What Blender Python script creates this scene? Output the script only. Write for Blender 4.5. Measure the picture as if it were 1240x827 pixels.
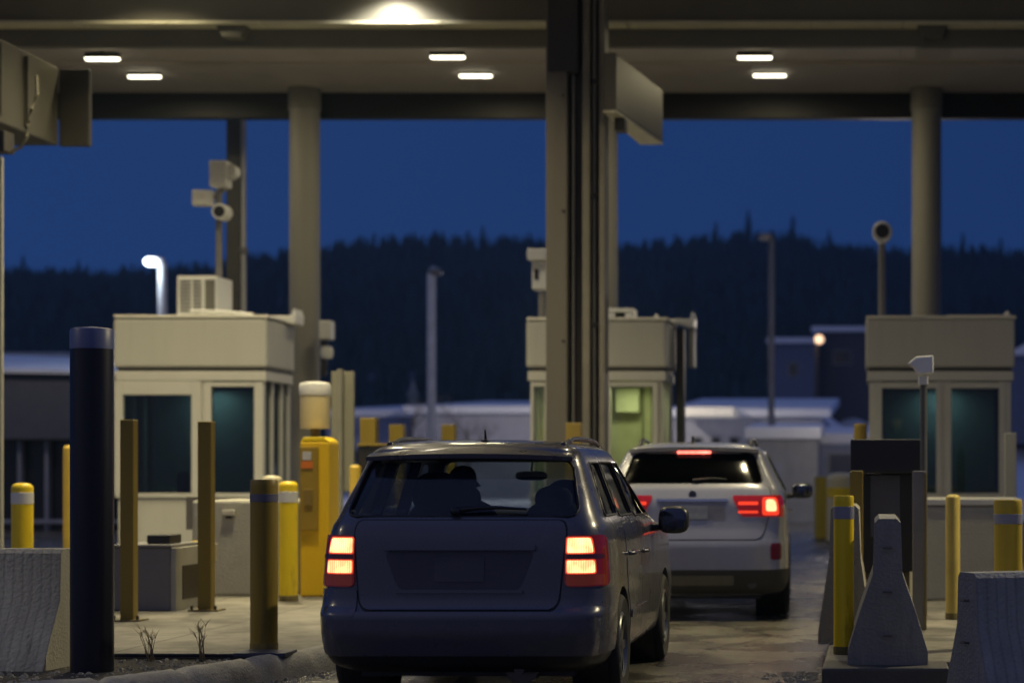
import bpy, bmesh, math, random
from mathutils import Vector, Matrix, noise
random.seed(7)
for o in list(bpy.data.objects): bpy.data.objects.remove(o)
S = bpy.context.scene
COL = S.collection
# ------------------------------------------------------------------ camera
F = 2500.0; VX = 1060.0; HY = 571.0; CH = 1.5     # focal length in photo pixels, vanishing point, eye height
cd = bpy.data.cameras.new('camera'); cam = bpy.data.objects.new('camera', cd); COL.objects.link(cam)
cam.location = (0, 0, CH); cam.rotation_euler = (math.radians(90), 0, 0)
cd.sensor_width = 36; cd.lens = 36 * F / 1240
cd.shift_x = (620 - VX) / 1240; cd.shift_y = (HY - 413.5) / 1240
cd.clip_start = 0.1; cd.clip_end = 5000
cd.dof.use_dof = True; cd.dof.focus_distance = 14.0; cd.dof.aperture_fstop = 1.45
S.camera = cam
# ------------------------------------------------------------------ dusk sky
w = bpy.data.worlds.new('World'); S.world = w; w.use_nodes = True
nt = w.node_tree; N = nt.nodes; L = nt.links
for n in list(N): N.remove(n)
out = N.new('ShaderNodeOutputWorld'); bg = N.new('ShaderNodeBackground'); L.new(bg.outputs[0], out.inputs[0])
tc = N.new('ShaderNodeTexCoord'); sep = N.new('ShaderNodeSeparateXYZ'); L.new(tc.outputs['Generated'], sep.inputs[0])
# deep blue ahead, the paler afterglow of the set sun behind the photographer
mr = N.new('ShaderNodeMapRange'); L.new(sep.outputs['Y'], mr.inputs[0])
mr.inputs[1].default_value = -0.75; mr.inputs[2].default_value = 0.55
ra = N.new('ShaderNodeValToRGB'); L.new(mr.outputs[0], ra.inputs[0])
ra.color_ramp.elements[0].position = 0; ra.color_ramp.elements[0].color = (0.088, 0.098, 0.175, 1)
ra.color_ramp.elements[1].position = 1; ra.color_ramp.elements[1].color = (0.0115, 0.042, 0.158, 1)
mx = N.new('ShaderNodeMapRange'); L.new(sep.outputs['X'], mx.inputs[0])
mx.inputs[1].default_value = -0.6; mx.inputs[2].default_value = 0.3; mx.inputs[3].default_value = 1.12; mx.inputs[4].default_value = 0.78
mz = N.new('ShaderNodeMapRange'); L.new(sep.outputs['Z'], mz.inputs[0]); mz.inputs[1].default_value = .3; mz.inputs[2].default_value = .8; mz.inputs[3].default_value = 1; mz.inputs[4].default_value = 1.5
mm = N.new('ShaderNodeMath'); mm.operation = 'MULTIPLY'; L.new(mx.outputs[0], mm.inputs[0]); L.new(mz.outputs[0], mm.inputs[1])
L.new(ra.outputs[0], bg.inputs[0]); L.new(mm.outputs[0], bg.inputs[1])
S.view_settings.view_transform = 'Standard'; S.view_settings.look = 'None'
S.view_settings.exposure = 0; S.view_settings.gamma = 1
S.render.engine = 'CYCLES'
S.cycles.max_bounces = 6; S.cycles.transparent_max_bounces = 12
LAMP = 1.0
WARM = (1.0, 0.85, 0.50)

# ------------------------------------------------------------------ materials
MATS = {}
def M(name, col, rough=.6, metal=0, var=.15, scale=3, bump=0, bscale=40, emit=None, es=0, coat=0, spec=.5, streak=False, rvar=0, stain=None, stain_amt=.5, stain_scale=1.5, stain_th=.55):
    if name in MATS: return MATS[name]
    m = bpy.data.materials.new(name); m.use_nodes = True; MATS[name] = m
    t = m.node_tree; n = t.nodes; l = t.links; b = n['Principled BSDF']
    b.inputs['Roughness'].default_value = rough; b.inputs['Metallic'].default_value = metal
    b.inputs['Specular IOR Level'].default_value = spec; b.inputs['Coat Weight'].default_value = coat
    b.inputs['Coat Roughness'].default_value = .06
    c = n.new('ShaderNodeTexCoord'); mp = n.new('ShaderNodeMapping'); l.new(c.outputs['Object'], mp.inputs[0])
    if streak: mp.inputs['Scale'].default_value = (1, 1, .12)
    nz = n.new('ShaderNodeTexNoise'); nz.inputs['Scale'].default_value = scale; nz.inputs['Detail'].default_value = 8; nz.inputs['Roughness'].default_value = .65
    l.new(mp.outputs[0], nz.inputs['Vector'])
    r = n.new('ShaderNodeValToRGB'); l.new(nz.outputs[0], r.inputs[0])
    r.color_ramp.elements[0].position = .3; r.color_ramp.elements[1].position = .7
    r.color_ramp.elements[0].color = tuple(x * (1 - var) for x in col) + (1,)
    r.color_ramp.elements[1].color = tuple(min(1, x * (1 + var)) for x in col) + (1,)
    last = r.outputs[0]
    if stain:
        n2 = n.new('ShaderNodeTexNoise'); n2.inputs['Scale'].default_value = stain_scale; n2.inputs['Detail'].default_value = 6; n2.inputs['Roughness'].default_value = .7
        l.new(mp.outputs[0], n2.inputs['Vector'])
        q = n.new('ShaderNodeMapRange'); l.new(n2.outputs[0], q.inputs[0]); q.inputs[1].default_value = stain_th; q.inputs[2].default_value = stain_th + .12; q.inputs[4].default_value = stain_amt
        mix = n.new('ShaderNodeMixRGB'); l.new(q.outputs[0], mix.inputs[0]); l.new(last, mix.inputs[1]); mix.inputs[2].default_value = stain + (1,)
        last = mix.outputs[0]
    l.new(last, b.inputs['Base Color'])
    if rvar:
        q = n.new('ShaderNodeMapRange'); l.new(nz.outputs[0], q.inputs[0]); q.inputs[1].default_value = .35; q.inputs[2].default_value = .65
        q.inputs[3].default_value = max(.03, rough - rvar); q.inputs[4].default_value = min(1, rough + rvar); l.new(q.outputs[0], b.inputs['Roughness'])
    if bump:
        n3 = n.new('ShaderNodeTexNoise'); n3.inputs['Scale'].default_value = bscale; n3.inputs['Detail'].default_value = 6
        l.new(c.outputs['Object'], n3.inputs['Vector'])
        bm_ = n.new('ShaderNodeBump'); bm_.inputs['Strength'].default_value = bump; bm_.inputs['Distance'].default_value = .02
        l.new(n3.outputs[0], bm_.inputs['Height']); l.new(bm_.outputs[0], b.inputs['Normal'])
    if emit:
        b.inputs['Emission Color'].default_value = emit + (1,); b.inputs['Emission Strength'].default_value = es
    return m
def glass(name, tint=(.5, .55, .55), rough=.03, refl=1.0, dirt=.0, dirtcol=(.4, .4, .45)):
    if name in MATS: return MATS[name]
    m = bpy.data.materials.new(name); m.use_nodes = True; MATS[name] = m
    t = m.node_tree; n = t.nodes; l = t.links
    for x in list(n): n.remove(x)
    o = n.new('ShaderNodeOutputMaterial'); a = n.new('ShaderNodeBsdfTransparent'); a.inputs[0].default_value = tint + (1,)
    g = n.new('ShaderNodeBsdfGlossy'); g.inputs['Roughness'].default_value = rough; g.inputs[0].default_value = (refl, refl, refl, 1)
    f = n.new('ShaderNodeFresnel'); gb = n.new('ShaderNodeNewGeometry'); gi = n.new('ShaderNodeMapRange'); gi.inputs[3].default_value = 1.5; gi.inputs[4].default_value = 1 / 1.5; l.new(gb.outputs['Backfacing'], gi.inputs[0]); l.new(gi.outputs[0], f.inputs[0])
    mxs = n.new('ShaderNodeMixShader'); l.new(f.outputs[0], mxs.inputs[0]); l.new(a.outputs[0], mxs.inputs[1]); l.new(g.outputs[0], mxs.inputs[2])
    last = mxs.outputs[0]
    if dirt:
        d = n.new('ShaderNodeBsdfDiffuse'); d.inputs[0].default_value = dirtcol + (1,)
        c = n.new('ShaderNodeTexCoord'); nz = n.new('ShaderNodeTexNoise'); nz.inputs['Scale'].default_value = 5; nz.inputs['Detail'].default_value = 8
        l.new(c.outputs['Object'], nz.inputs['Vector'])
        q = n.new('ShaderNodeMapRange'); l.new(nz.outputs[0], q.inputs[0]); q.inputs[1].default_value = .35; q.inputs[2].default_value = .7; q.inputs[3].default_value = dirt * .4; q.inputs[4].default_value = dirt * 1.6
        m2 = n.new('ShaderNodeMixShader'); l.new(q.outputs[0], m2.inputs[0]); l.new(last, m2.inputs[1]); l.new(d.outputs[0], m2.inputs[2]); last = m2.outputs[0]
    l.new(last, o.inputs[0]); return m

concrete = M('concrete', (.33, .32, .29), .85, var=.22, scale=5, bump=.5, bscale=60, stain=(.12, .115, .105), stain_amt=.6, stain_scale=1.2)
barrier_c = M('barrier_concrete', (.36, .35, .32), .85, var=.2, scale=9, bump=.8, bscale=35, streak=True, stain=(.12, .11, .10), stain_amt=.7, stain_scale=4, stain_th=.53)
booth_p = M('booth_panel', (.46, .455, .41), .5, var=.05, scale=2, streak=True, stain=(.33, .31, .25), stain_amt=.35, stain_scale=3)
booth_f = M('booth_frame', (.52, .515, .47), .45, var=.04)
booth_side = M('roof_flashing', (.66, .65, .58), .5, var=.05)
col_p = M('column_paint', (.33, .32, .28), .55, var=.08, scale=2, streak=True, stain=(.19, .18, .15), stain_amt=.5, stain_scale=2)
steel_d = M('dark_steel', (.055, .05, .045), .5, metal=.2, var=.2)
steel_g = M('grey_steel', (.27, .26, .24), .45, metal=.3, var=.1)
beam_p = M('beam_paint', (.15, .145, .125), .6, var=.1, scale=1.5)
fascia_d = M('dark_fascia', (.014, .0135, .016), .5, var=.1)
soffit_m = M('soffit_board', (.55, .50, .45), .7, var=.1, scale=.6, stain=(.40, .37, .33), stain_amt=.4, stain_scale=.7)
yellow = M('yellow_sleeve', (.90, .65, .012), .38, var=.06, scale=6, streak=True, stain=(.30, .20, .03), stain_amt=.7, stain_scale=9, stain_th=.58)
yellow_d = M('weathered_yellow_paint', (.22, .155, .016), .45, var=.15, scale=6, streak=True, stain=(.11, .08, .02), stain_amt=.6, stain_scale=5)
band_w = M('reflective_white_band', (.78, .77, .70), .35, var=.04)
band_g = M('grey_reflective_band', (.27, .27, .33), .4, var=.05)
navy = M('navy_paint', (.002, .003, .012), .35, var=.1, stain=(.004, .005, .016), stain_amt=.5)
navy_l = M('blue_grey_cap', (.10, .125, .26), .4, var=.08)
black_p = M('black_plastic', (.014, .014, .016), .45, var=.2)
grey_c = M('grey_cabinet', (.17, .165, .165), .55, var=.08)
cream = M('cream_plastic', (.72, .62, .34), .45, var=.04)
white_p = M('white_plastic', (.80, .80, .76), .4, var=.04, stain=(.55, .53, .46), stain_amt=.4, stain_scale=6)
orange = M('orange_label', (.65, .17, .02), .5, var=.05)
snow = M('snow', (.72, .75, .82), .8, var=.08, scale=1, bump=.3, bscale=3)
wall_dk = M('dark_cladding', (.10, .105, .13), .7, var=.1)
wall_lt = M('pale_cladding', (.33, .34, .40), .7, var=.1)
rubber = M('rubber', (.012, .012, .013), .8, var=.2)
booth_g = glass('booth_glass', (.34, .42, .40), .02, 1.0)
clear_g = glass('clear_booth_glass', (.88, .92, .82), .02, .9)
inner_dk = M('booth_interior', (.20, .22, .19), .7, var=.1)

# ------------------------------------------------------------------ helpers
ORG = {}
def reg(o, org): ORG[o.name] = Vector(org)
def thing(name, label, cat, loc=(0, 0, 0), group=None):
    o = bpy.data.objects.new(name, None); COL.objects.link(o); o.location = loc; o['label'] = label; o['category'] = cat
    o.empty_display_size = .2
    if group: o['group'] = group
    reg(o, loc); return o
def tag(o, label, cat, group=None):
    o['label'] = label; o['category'] = cat
    if group: o['group'] = group
    return o
def kind(o, k): o['kind'] = k; return o
def mk(name, verts, faces, mat, parent=None, origin=None, smooth=None, bevel=0, label=None, mats=None, mi=None):
    """verts in world coordinates (or parent-local if origin == 'local')"""
    if origin == 'local': org = Vector((0, 0, 0)); v2 = [Vector(v) for v in verts]
    else:
        org = ORG[parent.name] if parent else Vector(origin if origin else (0, 0, 0))
        v2 = [Vector(v) - org for v in verts]
    me = bpy.data.meshes.new(name); me.from_pydata([tuple(v) for v in v2], [], faces); me.update()
    bm = bmesh.new(); bm.from_mesh(me); bmesh.ops.recalc_face_normals(bm, faces=bm.faces); bm.to_mesh(me); bm.free()
    for m_ in (mats or [mat]): me.materials.append(m_)
    if mi:
        for p, i in zip(me.polygons, mi): p.material_index = i
    if smooth is not None:
        for p in me.polygons: p.use_smooth = True
        me.set_sharp_from_angle(angle=math.radians(smooth))
    o = bpy.data.objects.new(name, me); COL.objects.link(o)
    if parent: o.parent = parent
    elif origin != 'local': o.location = org
    reg(o, ORG[parent.name] if parent else org)
    if label: o['label'] = label
    if bevel:
        b = o.modifiers.new('bevel', 'BEVEL'); b.width = bevel; b.segments = 2; b.limit_method = 'ANGLE'; b.angle_limit = math.radians(40)
    return o
class G:
    """collects geometry for ONE mesh"""
    def __init__(s): s.v = []; s.f = []; s.mi = []; s.cm = 0
    def add(s, v, f):
        b = len(s.v); s.v += [tuple(x) for x in v]; s.f += [tuple(i + b for i in q) for q in f]; s.mi += [s.cm] * len(f); return s
    def box(s, x0, x1, y0, y1, z0, z1, rz=0, c=None):
        v = [(x, y, z) for z in (z0, z1) for y in (y0, y1) for x in (x0, x1)]
        if rz:
            cx, cy = c or ((x0 + x1) / 2, (y0 + y1) / 2); a, b_ = math.cos(rz), math.sin(rz)
            v = [(cx + (x - cx) * a - (y - cy) * b_, cy + (x - cx) * b_ + (y - cy) * a, z) for x, y, z in v]
        return s.add(v, [(0, 2, 3, 1), (4, 5, 7, 6), (0, 1, 5, 4), (2, 6, 7, 3), (0, 4, 6, 2), (1, 3, 7, 5)])
    def lathe(s, prof, c=(0, 0, 0), n=28, axis='z', close=True):
        """prof: list of (r, h)"""
        v = []; f = []
        for r, h in prof:
            for i in range(n):
                a = 2 * math.pi * i / n; p = (r * math.cos(a), r * math.sin(a), h)
                if axis == 'x': p = (p[2], p[0], p[1])
                if axis == 'y': p = (p[0], p[2], p[1])
                v.append((p[0] + c[0], p[1] + c[1], p[2] + c[2]))
        for k in range(len(prof) - 1):
            for i in range(n): j = (i + 1) % n; f.append((k * n + i, k * n + j, (k + 1) * n + j, (k + 1) * n + i))
        if close: f.append(tuple(range(n))[::-1]); f.append(tuple((len(prof) - 1) * n + i for i in range(n)))
        return s.add(v, f)
    def tube(s, pts, r, n=8):
        pts = [Vector(p) for p in pts]; v = []; f = []; up = Vector((0, 0, 1))
        rr = r if isinstance(r, (list, tuple)) else [r] * len(pts)
        for k, p in enumerate(pts):
            d = (pts[min(k + 1, len(pts) - 1)] - pts[max(k - 1, 0)]).normalized()
            a = d.cross(up) if abs(d.dot(up)) < .98 else d.cross(Vector((1, 0, 0))); a.normalize(); b = d.cross(a)
            for i in range(n): t = 2 * math.pi * i / n; v.append(tuple(p + rr[k] * (math.cos(t) * a + math.sin(t) * b)))
        for k in range(len(pts) - 1):
            for i in range(n): j = (i + 1) % n; f.append((k * n + i, k * n + j, (k + 1) * n + j, (k + 1) * n + i))
        f.append(tuple(range(n))); f.append(tuple((len(pts) - 1) * n + i for i in range(n))); return s.add(v, f)
    def prism(s, poly, axis, a0, a1):
        """poly: 2D outline; axis: the extruded axis"""
        n = len(poly); v = []
        for a in (a0, a1):
            for p in poly: v.append({'x': (a, p[0], p[1]), 'y': (p[0], a, p[1]), 'z': (p[0], p[1], a)}[axis])
        f = [tuple(range(n))[::-1], tuple(range(n, 2 * n))] + [(i, (i + 1) % n, n + (i + 1) % n, n + i) for i in range(n)]
        return s.add(v, f)
    def mk(s, name, mat, parent=None, **k):
        mats = k.pop('mats', None)
        return mk(name, s.v, s.f, mat, parent, mats=mats, mi=s.mi if mats else None, **k)
def box(name, x0, x1, y0, y1, z0, z1, mat, parent=None, bevel=.006, **k): return G().box(x0, x1, y0, y1, z0, z1).mk(name, mat, parent, bevel=bevel, **k)
def X(px, D): return (px - VX) * D / F
def Z(py, D): return CH - (py - HY) * D / F
def pbox(name, px0, px1, py0, py1, D, dep, mat, parent=None, bevel=.006, **k):
    """a real box whose front face, at distance D, is that many metres wide and high"""
    return box(name, X(px0, D), X(px1, D), D, D + dep, Z(py1, D), Z(py0, D), mat, parent, bevel, **k)
def children(o): return [c for c in bpy.data.objects if c.parent == o]
def copy_tree(o, parent=None):
    c = o.copy(); COL.objects.link(c); c.parent = parent
    for ch in children(o): copy_tree(ch, c)
    return c
KH = .15    # kerb height

# ------------------------------------------------------------------ ground
def road_mat():
    m = bpy.data.materials.new('worn_asphalt'); m.use_nodes = True; t = m.node_tree; n = t.nodes; l = t.links; b = n['Principled BSDF']
    c = n.new('ShaderNodeTexCoord')
    a = n.new('ShaderNodeTexNoise'); a.inputs['Scale'].default_value = 1.1; a.inputs['Detail'].default_value = 10; a.inputs['Roughness'].default_value = .7; l.new(c.outputs['Object'], a.inputs['Vector'])
    r = n.new('ShaderNodeValToRGB'); l.new(a.outputs[0], r.inputs[0]); e = r.color_ramp.elements
    e[0].position = .36; e[0].color = (.075, .07, .058, 1); e[1].position = .66; e[1].color = (.21, .195, .155, 1)
    # fine aggregate
    g = n.new('ShaderNodeTexVoronoi'); g.inputs['Scale'].default_value = 55; l.new(c.outputs['Object'], g.inputs['Vector'])
    mg = n.new('ShaderNodeMixRGB'); mg.blend_type = 'MULTIPLY'; mg.inputs[0].default_value = .45; l.new(r.outputs[0], mg.inputs[1]); l.new(g.outputs['Color'], mg.inputs[2])
    # cracks
    cn = n.new('ShaderNodeTexNoise'); cn.inputs['Scale'].default_value = 1.5; cn.inputs['Detail'].default_value = 5; l.new(c.outputs['Object'], cn.inputs['Vector'])
    va = n.new('ShaderNodeMixRGB'); va.inputs[0].default_value = .25; l.new(c.outputs['Object'], va.inputs[1]); l.new(cn.outputs['Color'], va.inputs[2])
    v = n.new('ShaderNodeTexVoronoi'); v.feature = 'DISTANCE_TO_EDGE'; v.inputs['Scale'].default_value = .55; l.new(va.outputs[0], v.inputs['Vector'])
    q = n.new('ShaderNodeMapRange'); l.new(v.outputs[0], q.inputs[0]); q.inputs[1].default_value = .004; q.inputs[2].default_value = .012; q.inputs[3].default_value = .25; q.inputs[4].default_value = 1
    mc = n.new('ShaderNodeMixRGB'); mc.blend_type = 'MULTIPLY'; mc.inputs[0].default_value = 1; l.new(mg.outputs[0], mc.inputs[1]); l.new(q.outputs[0], mc.inputs[2])
    l.new(mc.outputs[0], b.inputs['Base Color'])
    q2 = n.new('ShaderNodeMapRange'); l.new(a.outputs[0], q2.inputs[0]); q2.inputs[1].default_value = .35; q2.inputs[2].default_value = .65; q2.inputs[3].default_value = .16; q2.inputs[4].default_value = .40
    l.new(q2.outputs[0], b.inputs['Roughness'])
    bn = n.new('ShaderNodeTexNoise'); bn.inputs['Scale'].default_value = 70; bn.inputs['Detail'].default_value = 6; l.new(c.outputs['Object'], bn.inputs['Vector'])
    bu = n.new('ShaderNodeBump'); bu.inputs['Strength'].default_value = .6; bu.inputs['Distance'].default_value = .012; l.new(bn.outputs[0], bu.inputs['Height']); l.new(bu.outputs[0], b.inputs['Normal'])
    return m
road = road_mat()
kind(mk('ground', [(-1500, -60, 0), (1500, -60, 0), (1500, 1500, 0), (-1500, 1500, 0)], [(0, 1, 2, 3)], road), 'structure')
def snow_patch(name, x0, x1, y0, y1, h, seed=0, nx=40, ny=24, base=.02):
    v = []; f = []
    for j in range(ny + 1):
        for i in range(nx + 1):
            u, t = i / nx, j / ny; e = min(u, 1 - u, t, 1 - t) * 5; e = min(1, e)
            x = x0 + (x1 - x0) * u; y = y0 + (y1 - y0) * t
            z = -.05 + base + e ** .7 * h * (.45 + .75 * abs(noise.noise((x * .09 + seed, y * .09, seed))) + .3 * noise.noise((x * .3, y * .3, seed)))
            v.append((x, y, z))
    for j in range(ny):
        for i in range(nx): a = j * (nx + 1) + i; f.append((a, a + 1, a + nx + 2, a + nx + 1))
    return mk(name, v, f, snow, smooth=60)
kind(snow_patch('snow_field', -90, 90, 62, 160, .5, 1), 'structure')

# raised concrete islands with kerbs
def slab_mat():
    m = bpy.data.materials.new('island_slab'); m.use_nodes = True; t = m.node_tree; n = t.nodes; l = t.links; b = n['Principled BSDF']
    c = n.new('ShaderNodeTexCoord')
    a = n.new('ShaderNodeTexNoise'); a.inputs['Scale'].default_value = 1.4; a.inputs['Detail'].default_value = 9; a.inputs['Roughness'].default_value = .68; l.new(c.outputs['Object'], a.inputs['Vector'])
    r = n.new('ShaderNodeValToRGB'); l.new(a.outputs[0], r.inputs[0]); e = r.color_ramp.elements
    e[0].position = .38; e[0].color = (.085, .08, .068, 1); e[1].position = .62; e[1].color = (.26, .245, .205, 1)
    br = n.new('ShaderNodeTexBrick'); br.offset = 0; br.inputs['Scale'].default_value = 1; br.inputs['Brick Width'].default_value = 1.9; br.inputs['Row Height'].default_value = 1.55; br.inputs['Mortar Size'].default_value = .012
    br.inputs['Color1'].default_value = (1, 1, 1, 1); br.inputs['Color2'].default_value = (.86, .86, .86, 1); br.inputs['Mortar'].default_value = (.3, .3, .3, 1); l.new(c.outputs['Object'], br.inputs['Vector'])
    mc = n.new('ShaderNodeMixRGB'); mc.blend_type = 'MULTIPLY'; mc.inputs[0].default_value = 1; l.new(r.outputs[0], mc.inputs[1]); l.new(br.outputs[0], mc.inputs[2])
    l.new(mc.outputs[0], b.inputs['Base Color']); b.inputs['Roughness'].default_value = .7
    bn = n.new('ShaderNodeTexNoise'); bn.inputs['Scale'].default_value = 60; bn.inputs['Detail'].default_value = 5; l.new(c.outputs['Object'], bn.inputs['Vector'])
    bu = n.new('ShaderNodeBump'); bu.inputs['Strength'].default_value = .5; bu.inputs['Distance'].default_value = .01; l.new(bn.outputs[0], bu.inputs['Height']); l.new(bu.outputs[0], b.inputs['Normal'])
    return m
slab = slab_mat()
def island(name, poly, mat=slab, z=KH): return kind(G().prism(poly, 'z', .0, z).mk(name, mat, bevel=.03), 'structure')
island('island_paving', [(-7.9, 15.35), (-4.26, 15.35), (-3.95, 18), (-3.4, 24), (-3.1, 30), (-3.1, 38), (-7.9, 38)])
island('island_paving', [(-12.6, 23), (-8.7, 23), (-8.7, 38), (-12.6, 38)])
island('island_paving', [(-.37, 14.75), (2.75, 14.75), (2.75, 38), (-.37, 38)])
box('island_nose', X(995, 14.24), X(1150, 14.24), 14.24, 14.74, 0, KH, M('dark_kerb', (.07, .068, .065), .6, var=.2, bump=.4), bevel=.02)['kind'] = 'structure'
# soil pocket and rolled kerb in the foreground
soil = M('soil', (.035, .032, .03), .9, var=.4, scale=30, bump=1, bscale=50)
kerbpts = [(-6.3, 12.3), (-5.4, 12.9), (-4.9, 13.35), (-4.62, 14.1), (-4.38, 15.0), (-4.2, 15.8), (-4.02, 16.9), (-3.86, 18.4), (-3.5, 22)]
inner = [(x - .14, y + .05) for x, y in kerbpts[:5]]
kind(G().prism([(-7.9, 12.3)] + inner + [(-4.4, 15.34), (-7.9, 15.34)], 'z', 0, .11).mk('soil_bed', soil), 'structure')
def kerb():
    v = []; f = []; P = [Vector((x, y, 0)) for x, y in kerbpts]; D = []
    for i in range(len(P) - 1):
        for k in range(12): D.append(P[i].lerp(P[i + 1], k / 12))
    D.append(P[-1])
    for _ in range(6): D = [D[0]] + [(D[i - 1] + D[i] * 2 + D[i + 1]) / 4 for i in range(1, len(D) - 1)] + [D[-1]]
    prof = [(-.10, 0), (-.10, .13), (-.07, .165), (-.02, .178), (.04, .165), (.09, .12), (.12, .06), (.14, 0)]
    for i, p in enumerate(D):
        d = (D[min(i + 1, len(D) - 1)] - D[max(0, i - 1)]).normalized(); nrm = Vector((d.y, -d.x, 0))
        dip = .028 if i % 11 == 0 else 0
        for a, h in prof: q = p + nrm * a; v.append((q.x, q.y, max(0, h - dip) + .005 * noise.noise((q.x * 6, q.y * 6, h * 9)) + .006 * noise.noise((q.x * 25, q.y * 25, h * 30))))
    n = len(prof)
    for i in range(len(D) - 1):
        for k in range(n - 1): f.append((i * n + k, i * n + k + 1, (i + 1) * n + k + 1, (i + 1) * n + k))
    return mk('kerb', v, f, concrete, smooth=50)
kind(kerb(), 'structure')
# loose gravel in the gutter and the soil
gv = G(); random.seed(3)
for i in range(1300):
    if i % 3 == 0: y = random.uniform(12.6, 15.3); x = random.uniform(-6.2, -4.95 + (y - 13.3) * .28); z = .11
    elif i % 3 == 1: y = random.uniform(12.4, 17.5); x = -4.98 + (y - 13.3) * .30 + .22 + abs(random.gauss(0, .16)); z = 0
    else: y = random.uniform(13.6, 15.4); x = -.42 - abs(random.gauss(0, .15)); z = 0
    r = random.uniform(.006, .02)
    vs = [(x + r * random.uniform(.5, 1.3) * a, y + r * random.uniform(.5, 1.3) * b, z + r * c * .8) for a, b, c in ((-1, -1, 0), (1, -1, 0), (1, 1, 0), (-1, 1, 0), (-.4, -.4, 1), (.5, -.3, 1), (.4, .5, 1), (-.5, .4, 1))]
    gv.add(vs, [(0, 1, 5, 4), (1, 2, 6, 5), (2, 3, 7, 6), (3, 0, 4, 7), (4, 5, 6, 7)])
g_ = gv.mk('gravel', M('gravel', (.24, .23, .20), .8, var=.5, scale=20)); kind(g_, 'stuff'); g_['label'] = 'loose gravel and grit along the kerb gutters'
for px, D, hh, lab in ((184, 15.15, .26, 'left of the two dry weeds sprouting from the crack behind the kerb'), (246, 15.2, .28, 'right of the two dry weeds, nearest the dark yellow bollard')):
    wd = G(); x0 = X(px, D)
    for k in range(9):
        a = random.uniform(-.5, .5); b = random.uniform(-.4, .4); h = hh * random.uniform(.5, 1); x = x0 + random.uniform(-.03, .03)
        pts = [(x, D, .1), (x + a * h * .25, D + b * h * .2, .11 + h * .5), (x + a * h * .6, D + b * h * .5, .11 + h)]
        wd.tube(pts, [.004, .003, .0015], 5)
        for q in range(4):
            t = random.uniform(.5, 1); p = Vector(pts[1]).lerp(Vector(pts[2]), t); wd.tube([p, p + Vector((random.uniform(-.05, .05), random.uniform(-.04, .04), .05))], [.002, .001], 4)
    tag(wd.mk('dry_weed', M('dry_stem', (.26, .20, .11), .8, var=.2), origin=(x0, D, .1)), lab, 'weed', 'dry weeds in the soil bed')
# steel drain plate and mat on the soil
tag(pbox('trench_edge', 138, 300, 791, 795, 15.28, .06, M('edge_steel', (.03, .035, .05), .45, metal=.5), None, origin=(X(138, 15.28), 15.28, .11)), 'dark steel edging strip lying behind the soil bed', 'edging strip')
tag(box('foot_plate', X(282, 15.0), X(345, 15.0), 15.0, 15.32, .152, .185, M('plate_steel', (.05, .06, .10), .4, metal=.5), None, origin=(X(310, 15.1), 15.1, .15)), 'flat blue-grey steel plate on the ground in front of the dark yellow bollard', 'plate')

# ------------------------------------------------------------------ canopy
def structural(name, g, mat, label, cat, parent=None, org=(0, 30, 8), **k):
    return tag(g.mk(name, mat, parent, origin=org, **k), label, cat)
cano = thing('canopy', 'flat steel canopy roof spanning the whole toll plaza above the booths', 'canopy', (-5, 30, 7.6))
XL, XR = -26, 14
def panel_row(g, x0, x1, y0, y1, z0, z1, step, gap=.012):
    x = x0
    while x < x1: g.box(x, min(x + step, x1) - gap, y0, y1, z0, z1); x += step
    return g
panel_row(G(), XL, XR, 30.16, 36.0, 8.1, 8.2, 2.4, .006).mk('soffit_panel', soffit_m, cano)
box('fascia', XL, XR, 36.0, 36.25, 7.66, 8.6, fascia_d, cano, .01)
# cross beam facing the camera (photo y 33..57) and the ledge above it
box('cross_beam', XL, XR, 30.0, 30.15, Z(57, 30), Z(33, 30), beam_p, cano, .01)
ledge = panel_row(G(), XL, XR, 29.62, 29.995, Z(25, 29.6) - .045, Z(25, 29.6), 1.32)
ledge.mk('ledge', M('lit_ledge_tone', (.60, .58, .46), .5, var=.08), cano, bevel=.004)  # paler than the beams to stand in for light on its underside
box('upper_beam', XL, XR, 29.7, 29.98, Z(25, 29.6) + .003, 9.4, beam_p, cano, .01)
box('roof_deck', XL, XR, 19.5, 36.3, 9.41, 9.6, beam_p, cano, .01)
box('front_fascia', XL, XR, 19.2, 19.49, 8.7, 9.65, fascia_d, cano, .01)  # unseen front edge, drawn forward to carry the added floods
box('upper_soffit', XL, XR, 19.5, 29.6, 9.2, 9.26, soffit_m, cano, .01)
for px in (281, 1131):
    D = 29.3; g = G()
    D = 29.72; g.prism([(X(px - 24, D), Z(24, D)), (X(px - 12, D), Z(45, D)), (X(px + 10, D), Z(45, D)), (X(px + 20, D), Z(24, D))], 'y', D, 29.99)
    g.mk('haunch_bracket', beam_p if px < 500 else M('bracket_dark', (.12, .115, .10), .6), cano, bevel=.01)
for yy in (33.3,): box('soffit_rib', XL, XR, yy, yy + .12, 8.06, 8.097, soffit_m, cano, .004)

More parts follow.
